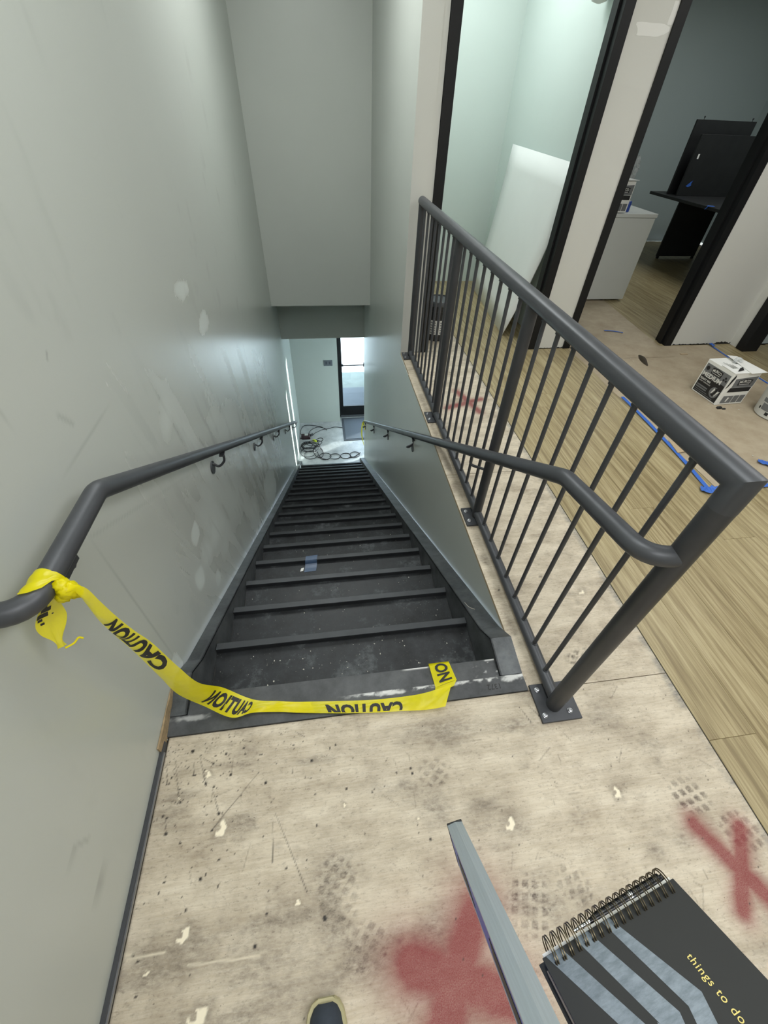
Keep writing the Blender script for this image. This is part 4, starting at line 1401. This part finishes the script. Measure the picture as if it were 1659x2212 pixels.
def compound_box(loc, rot, label, open_flap=True):
    """white carton with printed faces; local: x 0..w (right face normal +x), front face normal -x"""
    L, Wd, H = .243, .228, .246
    b = thing('carton', loc, label, 'box')
    b.rotation_euler = (0, 0, rot)
    # local frame: long front face looks to -x (0..L along y), short face looks to -y
    MB().box(0, Wd, 0, L, .004, H, .003).build('carton_body', 'card_white', b, local=True)
    lid = MB()
    lid.add([(-.002, -.002, H + .001), (Wd * .55, -.004, H + .001), (Wd * .55, L * .5, H + .006), (-.002, L * .5, H + .004), (-.002, -.002, H + .003), (Wd * .55, -.004, H + .003), (Wd * .55, L * .5, H + .009), (-.002, L * .5, H + .007)],
            [(0, 3, 2, 1), (4, 5, 6, 7), (0, 1, 5, 4), (1, 2, 6, 5), (2, 3, 7, 6), (3, 0, 4, 7)])
    lid.add([(Wd * .5, -.02, H + .004), (Wd + .012, -.022, H + .007), (Wd + .004, L, H + .004), (Wd * .6, L * .98, H + .018), (Wd * .5, -.02, H + .006), (Wd + .012, -.022, H + .009), (Wd + .004, L, H + .006), (Wd * .6, L * .98, H + .020)],
            [(0, 3, 2, 1), (4, 5, 6, 7), (0, 1, 5, 4), (1, 2, 6, 5), (2, 3, 7, 6), (3, 0, 4, 7)])
    lid.build('flap', 'card_white', b, local=True)
    mb = MB()
    mb.tube(smooth_path([(Wd * .55, L * .62, H + .008), (Wd * .62, L * .66, H + .026), (Wd * .70, L * .62, H + .028), (Wd * .74, L * .58, H + .012)]), .012, 8)
    mb.build('bag_knot', 'clear_film', b, True, local=True)
    MB().prism([(Wd * .15, .018), (Wd * .42, .03), (Wd * .55, .075), (Wd * .40, .062)], .0012, 'z', H + .0075).build('torn_gap', 'print_black', b, local=True)
    # print on the front face (x = 0): u runs along -y (left to right seen from -x), v up
    e = -.0012
    O = lambda u, v: Vector((e, L - u, v))
    def quad(mb, u0, u1, v0, v1, d=0.0):
        mb.add([O(u0, v0) + Vector((-d, 0, 0)), O(u1, v0) + Vector((-d, 0, 0)), O(u1, v1) + Vector((-d, 0, 0)), O(u0, v1) + Vector((-d, 0, 0))], [(0, 1, 2, 3)])
    mb = MB(); quad(mb, .012, L - .012, .142, .222); mb.build('grey_print', 'print_grey', b, local=True)
    mb = MB(); quad(mb, .012, L - .012, .014, .143); mb.build('black_print', 'print_black', b, local=True)
    mb = MB()
    for i, (v, u0, u1) in enumerate(((.062, .02, .12), (.047, .02, .12), (.034, .02, .14), (.022, .02, .20))):
        quad(mb, u0, u1, v, v + (.010 if i < 2 else .004), .0006)
    cc = [O(.182 + .038 * math.cos(a), .072 + .038 * math.sin(a)) + Vector((-.0006, 0, 0)) for a in np.linspace(0, 2 * PI, 25)[:-1]]
    mb.add(cc, [tuple(range(24))])
    mb.build('grey_detail', 'print_grey', b, local=True)
    mb = MB()
    MB().add([O(.035 + .015 * math.cos(a), .192 + .015 * math.sin(a)) + Vector((-.0006, 0, 0)) for a in np.linspace(0, 2 * PI, 17)[:-1]], [tuple(range(16))]).build('emblem', 'print_black', b, local=True)
    for cu, cv, r_ in ((.205, .192, .008), (.195, .176, .008), (.215, .176, .008), (.12, .192, .0)):
        if r_:
            MB().add([O(cu + r_ * math.cos(a), cv + r_ * math.sin(a)) + Vector((-.0006, 0, 0)) for a in np.linspace(0, 2 * PI, 17)[:-1]], [tuple(range(16))]).build('emblem', 'print_black', b, local=True)
    mb.add([O(.075, .170) + Vector((-.0005, 0, 0)), O(.165, .170) + Vector((-.0005, 0, 0)), O(.168, .212) + Vector((-.0005, 0, 0)), O(.12, .219) + Vector((-.0005, 0, 0)), O(.072, .212) + Vector((-.0005, 0, 0))], [(0, 1, 2, 3, 4)])
    mb.build('emblem', 'print_black', b, local=True)
    mb = MB()
    mb.add([O(.185, .105), O(.205, .11), O(.20, .06), O(.185, .045), O(.165, .05)], [(0, 1, 2, 3, 4)])
    mb.v[-5:] = [tuple(Vector(p) + Vector((-.0012, 0, 0))) for p in mb.v[-5:]]
    mb.build('emblem', 'print_black', b, local=True)
    mb = MB()
    d = Vector((-.0012, 0, 0)); ex, ey = Vector((0, -1, 0)), Vector((0, 0, 1))
    text_on(mb, 'MURCO', O(.080, .184) + d, ex, ey, .080, .020, .02, .006)
    mb.add([O(.085, .178) + d, O(.155, .178) + d, O(.155, .181) + d, O(.085, .181) + d], [(0, 1, 2, 3)])
    text_on(mb, 'MEDIUM', O(.018, .134) + d, ex, ey, .172, .032, .03)
    text_on(mb, 'READY MIX', O(.020, .108) + d, ex, ey, .098, .015, .02)
    text_on(mb, 'JOINT COMPOUND', O(.020, .091) + d, ex, ey, .108, .010, .01)
    mb.add([O(.160, .06) + d, O(.172, .102) + d, O(.186, .09) + d, O(.178, .06) + d], [(0, 1, 2, 3)])
    mb.add([O(.19, .055) + d, O(.205, .09) + d, O(.225, .097) + d, O(.21, .075) + d, O(.20, .05) + d], [(0, 1, 2, 3, 4)])
    mb.build('lettering', 'print_white', b, local=True)
    # print on the short face (y = 0), u along x
    Q = lambda u, v, k=0: Vector((u, -.0012 - k, v))
    mb = MB()
    mb.add([Q(.045, .14), Q(Wd - .008, .14), Q(Wd - .008, .218), Q(.04, .205)], [(0, 1, 2, 3)])
    for u0, u1 in ((.03, .115), (.12, .165), (.17, .215)):
        mb.add([Q(u0, .018), Q(u1, .018), Q(u1, .075), Q(u0, .075)], [(0, 1, 2, 3)])
    mb.build('grey_print', 'print_grey', b, local=True)
    mb = MB()
    mb.add([Q(.03, .104), Q(Wd - .012, .104), Q(Wd - .012, .138), Q(.04, .138)], [(0, 1, 2, 3)])
    mb.add([Q(.078, .155, .0005), Q(.185, .155, .0005), Q(.19, .195, .0005), Q(.13, .203, .0005), Q(.075, .193, .0005)], [(0, 1, 2, 3, 4)])
    mb.add([Q(-.002, .13), Q(.012, .15), Q(.03, .215), Q(.02, .24), Q(.006, .20)], [(0, 1, 2, 3, 4)])
    mb.build('black_print', 'print_black', b, local=True)
    mb = MB()
    text_on(mb, 'MURCO', Q(.085, .170, .0012), (1, 0, 0), (0, 0, 1), .092, .020, .02, .005)
    mb.add([Q(.09, .161, .0012), Q(.175, .161, .0012), Q(.175, .165, .0012), Q(.09, .165, .0012)], [(0, 1, 2, 3)])
    mb.add([Q(.065, .03, .0012), Q(.075, .028, .0012), Q(.085, .06, .0012), Q(.07, .065, .0012)], [(0, 1, 2, 3)])
    mb.build('lettering', 'print_white', b, local=True)
    # tiny lines of print on the lid
    mb = MB()
    for i in range(4):
        x = .035 + .012 * i
        mb.add([(x, .06, H + .0085), (x + .004, .06, H + .0085), (x + .004, .06 + .10 - .015 * i, H + .0085), (x, .06 + .10 - .015 * i, H + .0085)], [(0, 1, 2, 3)])
    mb.build('fine_print', 'print_black', b, local=True)
    return b


compound_box((2.806, 2.325, .0), math.radians(3), 'white joint compound carton with grey and black print on the floor paper')
compound_box((2.79, 4.535, .801), math.radians(0), 'printed white carton on top of the white cabinet')
for o in bpy.data.objects:
    if o.name.startswith('carton') and o.parent is None: o['group'] = 'printed white cartons'
    if o.name.startswith('painters_tape'): o['group'] = 'blue painters tape on the hall floor'
    if o.name.startswith('caution_tape'): o['group'] = 'yellow caution tapes on the handrails'

# bucket at the right edge
bk = thing('bucket', (3.155, 2.165, 0), 'white plastic bucket with torn label and clear liner beside the carton', 'bucket')
MB().lathe([(.118, .004), (.125, .01), (.137, .16), (.140, .17), (.140, .20)], (3.155, 2.165, 0), 36).build('pail', 'bucket_white', bk, True)
MB().lathe([(.141, .20), (.145, .21), (.147, .25), (.13, .29), (.10, .30)], (3.155, 2.165, 0), 28).build('liner', 'clear_film', bk, True)
m = MB()
for a0, a1, z0, z1, dz in ((3.0, 3.45, .055, .10, 0), (3.55, 4.3, .06, .105, 0), (2.9, 3.4, .108, .135, 0), (3.5, 4.2, .112, .15, 0)):
    m.grid([[(3.155 + (.1302 + (z - .06) * .075) * math.cos(a), 2.165 + (.1302 + (z - .06) * .075) * math.sin(a), z) for z in (z0, (z0 + z1) / 2, z1)] for a in np.linspace(a0, a1, 8)])
tag(m.build('label', 'print_grey', bk, 'all', flip=False), kind=None)
for a0, a1, z0, z1 in ((3.35, 3.52, .028, .05), (2.85, 2.95, .05, .07)):
    MB().grid([[(3.155 + (.1298 + (z - .06) * .077) * math.cos(a), 2.165 + (.1298 + (z - .06) * .077) * math.sin(a), z) for z in (z0, z1)] for a in np.linspace(a0, a1, 5)]).build('emblem', 'print_black', bk, 'all', flip=False)

# black bucket in the first doorway
bb = thing('bucket', (1.01, 3.645, 0), 'black lidded bucket with white label standing in the mint room doorway', 'bucket')
MB().lathe([(.085, .0), (.09, .004), (.098, .25), (.102, .252), (.102, .29), (.100, .292)], (1.01, 3.645, 0), 32).build('pail', 'bucket_black', bb, True)
MB().lathe([(.106, .292), (.108, .296), (.108, .325), (.104, .33), (.098, .332), (.096, .322), (.02, .322)], (1.01, 3.645, 0), 32).build('lid', 'bucket_lid', bb, True)
MB().grid([[(1.01 + (.0915 + z * .033) * math.cos(a), 3.645 + (.0915 + z * .033) * math.sin(a), z) for z in (.06, .12, .18)] for a in np.linspace(3.0, 6.3, 30)]).build('label', 'paper_label', bb, 'all', flip=False)
m = MB()
for i in range(5):
    for j in range(5):
        a = 3.9 + i * .3; z = .072 + j * .021
        m.grid([[(1.01 + (.0925 + zz_ * .033) * math.cos(q), 3.645 + (.0925 + zz_ * .033) * math.sin(q), zz_) for zz_ in (z, z + .009)] for q in np.linspace(a, a + .2, 3)])
m.build('fine_print', 'print_grey', bb, 'all', flip=False)

# mint room: white board leaning on the wall, plate, wall lamp
wbd = thing('white_panel', (1.7, 4.35, 0), 'large white board leaning on the right wall of the mint room', 'panel')
rows = []
for i in range(9):
    v = i / 8
    row = []
    for j in range(9):
        u = j / 8
        bot = Vector((1.648 + .128 * u, 3.667 + 1.38 * u, .0015)); topp = Vector((1.885, 3.575 + 1.33 * u, 1.225 + .03 * u))
        p = bot.lerp(topp, v); p.x -= .045 * math.sin(PI * v) * (.4 + .6 * (1 - u)) * -1
        row.append(p)
    rows.append(row)
pn = MB().grid(rows).build('board', 'board_white', wbd, 'all', flip=False)
so = pn.modifiers.new('thick', 'SOLIDIFY'); so.thickness = .008; so.offset = -1
sw = thing('switch_plate', (1.92, 3.655, 1.31), 'white switch plate on the mint wall behind the black jamb', 'wall plate')
MB().box(1.9125, 1.9195, 3.62, 3.70, 1.25, 1.37, .002).build('plate', 'switch_white', sw)
MB().box(1.907, 1.913, 3.648, 3.672, 1.285, 1.335, .001).build('rocker', 'switch_white', sw)
hd = thing('wall_lamp', (1.9, 3.83, 2.03), 'pale round wall lamp high on the mint wall', 'lamp')
MB().lathe([(.012, -.06), (.045, -.05), (.062, -.02), (.062, .10), (.05, .12)], (1.852, 3.83, 2.03), 24).build('shade', 'card_white', hd, True)
MB().box(1.905, 1.9195, 3.79, 3.87, 2.0, 2.12, .004).build('back_plate', 'card_white', hd)

# ---------------------------------------------------------------- dark room things
cb = thing('cabinet', (2.9, 4.6, 0), 'white melamine cabinet behind the beige wall in the dark room', 'cabinet')
MB().box(2.52, 3.36, 4.53, 5.0, .02, .765, .002).build('carcass', 'melamine', cb)
MB().box(2.515, 3.368, 4.522, 5.005, .768, .80, .002).build('top', 'melamine', cb)
for x in (2.56, 3.13):
    for y in (4.57, 4.95):
        MB().lathe([(.02, .007), (.022, .014), (.018, .0205)], (x, y, 0), 12).build('foot', 'rubber_black', cb, True)
tr = thing('tape_roll', (3.075, 4.585, .801), 'blue roll standing beside the carton on the white cabinet', 'tape roll')
MB().lathe([(.022, 0), (.024, .003), (.024, .082), (.022, .085)], (3.075, 4.62, .801), 20).build('roll', 'blue_plastic', tr, True)
MB().lathe([(.011, .085), (.011, .087)], (3.075, 4.62, .801), 16).build('core', 'card_white', tr, True)
bgp = thing('wrapped_bundle', (3.06, 4.82, .801), 'tall clear plastic wrapped bundle behind the carton on the cabinet', 'bundle')
MB().box(2.91, 3.15, 4.825, 4.96, .802, 1.11, .02).build('contents', 'print_grey', bgp, True)
rows = []
for z in np.linspace(.803, 1.215, 16):
    row = []
    for a in np.linspace(0, 2 * PI, 25):
        k = 1 + .06 * math.sin(5 * a + 30 * z) + .05 * math.sin(9 * a - 20 * z)
        if z > 1.15: k *= 1 - (z - 1.15) * 3.5
        cx_ = math.copysign(abs(math.cos(a)) ** .5, math.cos(a)); sy_ = math.copysign(abs(math.sin(a)) ** .5, math.sin(a))
        row.append((3.035 + .155 * k * cx_, 4.895 + .095 * k * sy_, z))
    rows.append(row)
MB().grid(rows).build('plastic_wrap', 'clear_film', bgp, 'all', flip=False)

dk = thing('desk', (5.0, 5.8, 0), 'black desk with back panel in the dark room', 'desk')
MB().box(4.44, 5.95, 4.95, 6.31, .745, .775, .002).build('top', 'desk_black', dk)
MB().box(4.92, 5.53, 6.285, 6.305, .03, .745).build('back_panel', 'desk_black', dk)
MB().box(4.93, 4.96, 6.275, 6.30, 0, .03).box(5.49, 5.52, 6.275, 6.30, 0, .03).build('foot', 'desk_black', dk)
MB().box(5.91, 5.94, 4.98, 6.28, 0, .745).build('side_panel', 'desk_black', dk)
p1 = thing('screen_panel', (4.93, 6.12, .775), 'taller black panel standing at the back of the desk', 'panel')
MB().box(4.545, 5.33, 6.10, 6.125, .7755, 1.47, .002).build('board', 'desk_black', p1)
m = MB()
for x in (4.63, 5.27):
    m.tube([(x, 6.112, 1.468), (x, 6.112, 1.486)], .003, 8).lathe([(.004, 1.484), (.009, 1.49), (.007, 1.50)], (x, 6.112, 0), 10)
m.build('pin', 'rubber_black', p1, True)
p2 = thing('screen_panel', (4.9, 5.95, .775), 'lower black panel with blue tape in front on the desk', 'panel')
MB().box(4.56, 5.30, 5.94, 5.965, .7755, 1.35, .002).build('board', 'desk_black', p2)
MB().box(4.62, 4.64, 5.938, 5.9405, 1.13, 1.175).build('sticker', 'card_white', p2)
MB().add([(4.63, 5.937, .872), (4.66, 5.936, .865), (4.70, 5.937, .875), (4.69, 5.936, .90), (4.70, 5.937, .93), (4.67, 5.936, .91)], [(0, 1, 2, 3), (0, 3, 4, 5)]).build('tape_piece', 'blue_tape', p2, flip=False)
tag(MB().add([(4.43, 5.18, .778), (4.50, 5.16, .778), (4.52, 5.22, .779), (4.46, 5.24, .779), (4.437, 5.2, .75), (4.437, 5.23, .74)], [(0, 1, 2, 3), (0, 3, 5, 4)]).build('tape_scrap', 'blue_tape', flip=False),
    'small blue tape scrap on the black desk edge', 'tape')

# ---------------------------------------------------------------- things in the foreground
sh = thing('sneaker', (-.1, -.25, 0), 'navy sneaker toe with tan rubber rim at the bottom edge', 'shoe')
sec = [(-.106, .020, .0), (-.112, .032, .0), (-.125, .041, .0), (-.15, .047, .0), (-.20, .048, .0), (-.28, .043, .0), (-.35, .038, .0), (-.395, .030, .0), (-.405, .012, .0)]
rows_s, rows_u = [], []
for y, w, _ in sec:
    rows_s.append([(-.101 + w * c, y - .004 * (1 - abs(c)) * 0, z) for c, z in ((-.97, 0.0005), (-1, .012), (-1.0, .028), (-.94, .032), (-.80, .030), (0, .030), (.80, .030), (.94, .032), (1, .028), (1, .012), (.97, .0005), (0, .0005))] + [])
for r_ in rows_s: r_.append(r_[0])
MB().grid(rows_s).build('sole', 'shoe_sole', sh, True)
hts = [.040, .050, .058, .064, .085, .105, .11, .10, .07]
for (y, w, _), h_ in zip(sec, hts):
    w2 = w * .84
    yy2 = -.25 + (y + .25) * .95
    rows_u.append([(-.101 + w2 * math.cos(a) * (1 - .25 * max(0, math.sin(a))), yy2, .029 + (h_ - .029) * math.sin(a) ** .8 if math.sin(a) > 0 else .029) for a in np.linspace(0, PI, 13)])
up = MB().grid(rows_u).build('upper', 'shoe_upper', sh, 'all')
rows_t = [[(-.101 + x, y, z) for x, y, z in r_] for r_ in [[(.028 * c * k, -.205 - .006 * i * 1.0 - .02 * (1 - abs(c)) * 0, .090 + .004 * (1 - c * c) + .002 * i) for c in np.linspace(-1, 1, 7)] for i, k in ((0, 1), (1, 1.05), (2, 1.05), (3, 1))]]
MB().grid(rows_t).build('lace', 'rubber_black', sh, 'all', flip=False)

# spirit level held out over the floor
ex, ey, ez = Vector((.98162, .11851, .14959)), Vector((.08760, .41653, -.90489)), Vector((-.16955, .90136, .39850))
lv = thing('spirit_level', (.14295, .09474, .67956), 'aluminium box level with blue side and black end cap, held over the floor', 'level')
mt = Matrix.Identity(4)
for i in range(3):
    mt[i][0] = ex[i]; mt[i][1] = ey[i]; mt[i][2] = ez[i]; mt[i][3] = (.14295, .09474, .67956)[i]
lv.matrix_world = mt
LW, LL, LH = .0238, .60, .055
prof = [(0, 0), (LW * .55, .0012), (LW * .62, .0008), (LW, -.0008), (LW, -.006), (LW * .75, -.008), (LW * .25, -.008), (0, -.006)]
vs = [(x, y, z) for y in (-LL, -.003) for x, z in prof]
n = len(prof)
MB().add(vs, [tuple(range(n)), tuple(reversed(range(n, 2 * n)))] + [(i, i + n, (i + 1) % n + n, (i + 1) % n) for i in range(n)]).build('top_flange', 'aluminium', lv, local=True)
MB().box(.0002, LW - .0002, -LL, -.003, -LH + .006, -.007).build('web', 'level_blue', lv, local=True)
MB().box(0, LW, -LL, -.003, -LH, -LH + .006).build('bottom_flange', 'aluminium', lv, local=True)
for a, b2 in ((-.15, -.05), (-.40, -.24)):
    MB().prism([(a, -.040), (a + .015, -.016), (b2 - .015, -.016), (b2, -.040)], .0006, 'x', -.0003).build('hand_hole', 'rubber_black', lv, local=True)
MB().box(-.0005, LW + .0005, -.0032, .0015, -LH - .0005, .0016, .001).build('end_cap', 'rubber_black', lv, local=True)

# spiral notepad
nv, nu, nn = Vector((.077316, -.763739, .640878)), Vector((.957497, .236044, .165782)), Vector((-.277889, .600821, .749528))
nb = thing('notebook', (.16858, -.04603, .91299), 'black spiral notepad with grey chevrons and gold writing, held over the floor', 'notebook')
mt = Matrix.Identity(4)
for i in range(3):
    mt[i][0] = nv[i]; mt[i][1] = nu[i]; mt[i][2] = nn[i]; mt[i][3] = (.16858, -.04603, .91299)[i]
nb.matrix_world = mt
NL, NW = .205, .157
MB().box(0, NL, 0, NW, -.0012, 0, .0003).build('cover', 'cover_black', nb, local=True)
cov = bpy.data.objects['cover']
MB().box(-.0035, NL - .002, .002, NW - .002, -.0105, -.0014).build('pages', 'page_white', nb, local=True)
MB().box(.008, NL, -.0012, .0018, -.0085, -.0035).build('page_edge', 'page_edge', nb, local=True)
MB().box(-.004, NL + .002, -.0045, NW, -.0130, -.0107, .0004).build('back_cover', 'cover_black', nb, local=True)
for outl in ([(.0006, .004), (.0630, .0317), (.130, .064), (.137, .083), (.0712, .0508), (.0006, .0205)],
             [(.0006, .0372), (.0757, .0614), (.0740, .0600), (.115, .0530), (.122, .0655), (.0763, .0805), (.0006, .0520)],
             [(.0006, .0690), (.0764, .0894), (.125, .0740), (.131, .0875), (.0739, .1059), (.0006, .0775)]):
    MB().add([(x, y, .0002) for x, y in outl], [tuple(range(len(outl)))]).build('stripe', 'stripe_grey', cov, local=True, flip=False)
mb = MB()
vs, fs, w, h = text_mesh('things to do', 1.0, (0, 0), 0.004, 1.12)
k = .0475 / w
mb.add([(.0518 + x * k, .1128 + y * k * 1.02, .00035) for x, y in vs], fs)
mb.build('lettering', 'gold_ink', cov, local=True, flip=False)
mb = MB(); mh = MB()
NR = 17
for i in range(NR):
    yc = .0105 + (NW - .021) * i / (NR - 1)
    for dy in (-.0011, .0011):
        ring = []
        for a in np.linspace(-.35, 2 * PI - .75, 22):
            ring.append((-.0018 + .0132 * math.cos(a), yc + dy + .0015 * math.sin(a), -.0046 + .0132 * math.sin(a)))
        mb.tube(ring, .00066, 6)
    mh.box(.0076, .0102, yc - .0018, yc + .0018, .0001, .0005)
mb.build('spiral_wire', 'wire_bronze', nb, True, local=True)
mh.build('punch_hole', 'rubber_black', cov, local=True)
pen = thing('pen', (0, 0, 0), 'black pen tucked inside the notepad spiral', 'pen')
pen.matrix_world = mt
MB().tube([(-.0075, .060, -.0035), (-.0075, .070, -.0035), (-.0075, .108, -.0035)], [.0022, .0042, .0046], 14).build('barrel', 'pen_black', pen, True, local=True)
MB().tube([(-.0075, .108, -.0035), (-.0075, .112, -.0035)], .005, 14).build('ring', 'chrome', pen, True, local=True)
MB().tube([(-.0075, .112, -.0035), (-.0075, .147, -.0035), (-.0075, .1485, -.0035)], [.0049, .0047, .0025], 14).build('cap', 'pen_black', pen, True, local=True)
MB().tube([(-.0075, .1480, -.0035), (-.0075, .151, -.0035)], .0026, 12).build('button', 'pen_black', pen, True, local=True)
MB().tube([(-.0075, .040, -.0035), (-.0075, .060, -.0035)], [.0011, .0022], 12).build('tip', 'chrome', pen, True, local=True)

bpy.context.view_layer.update()
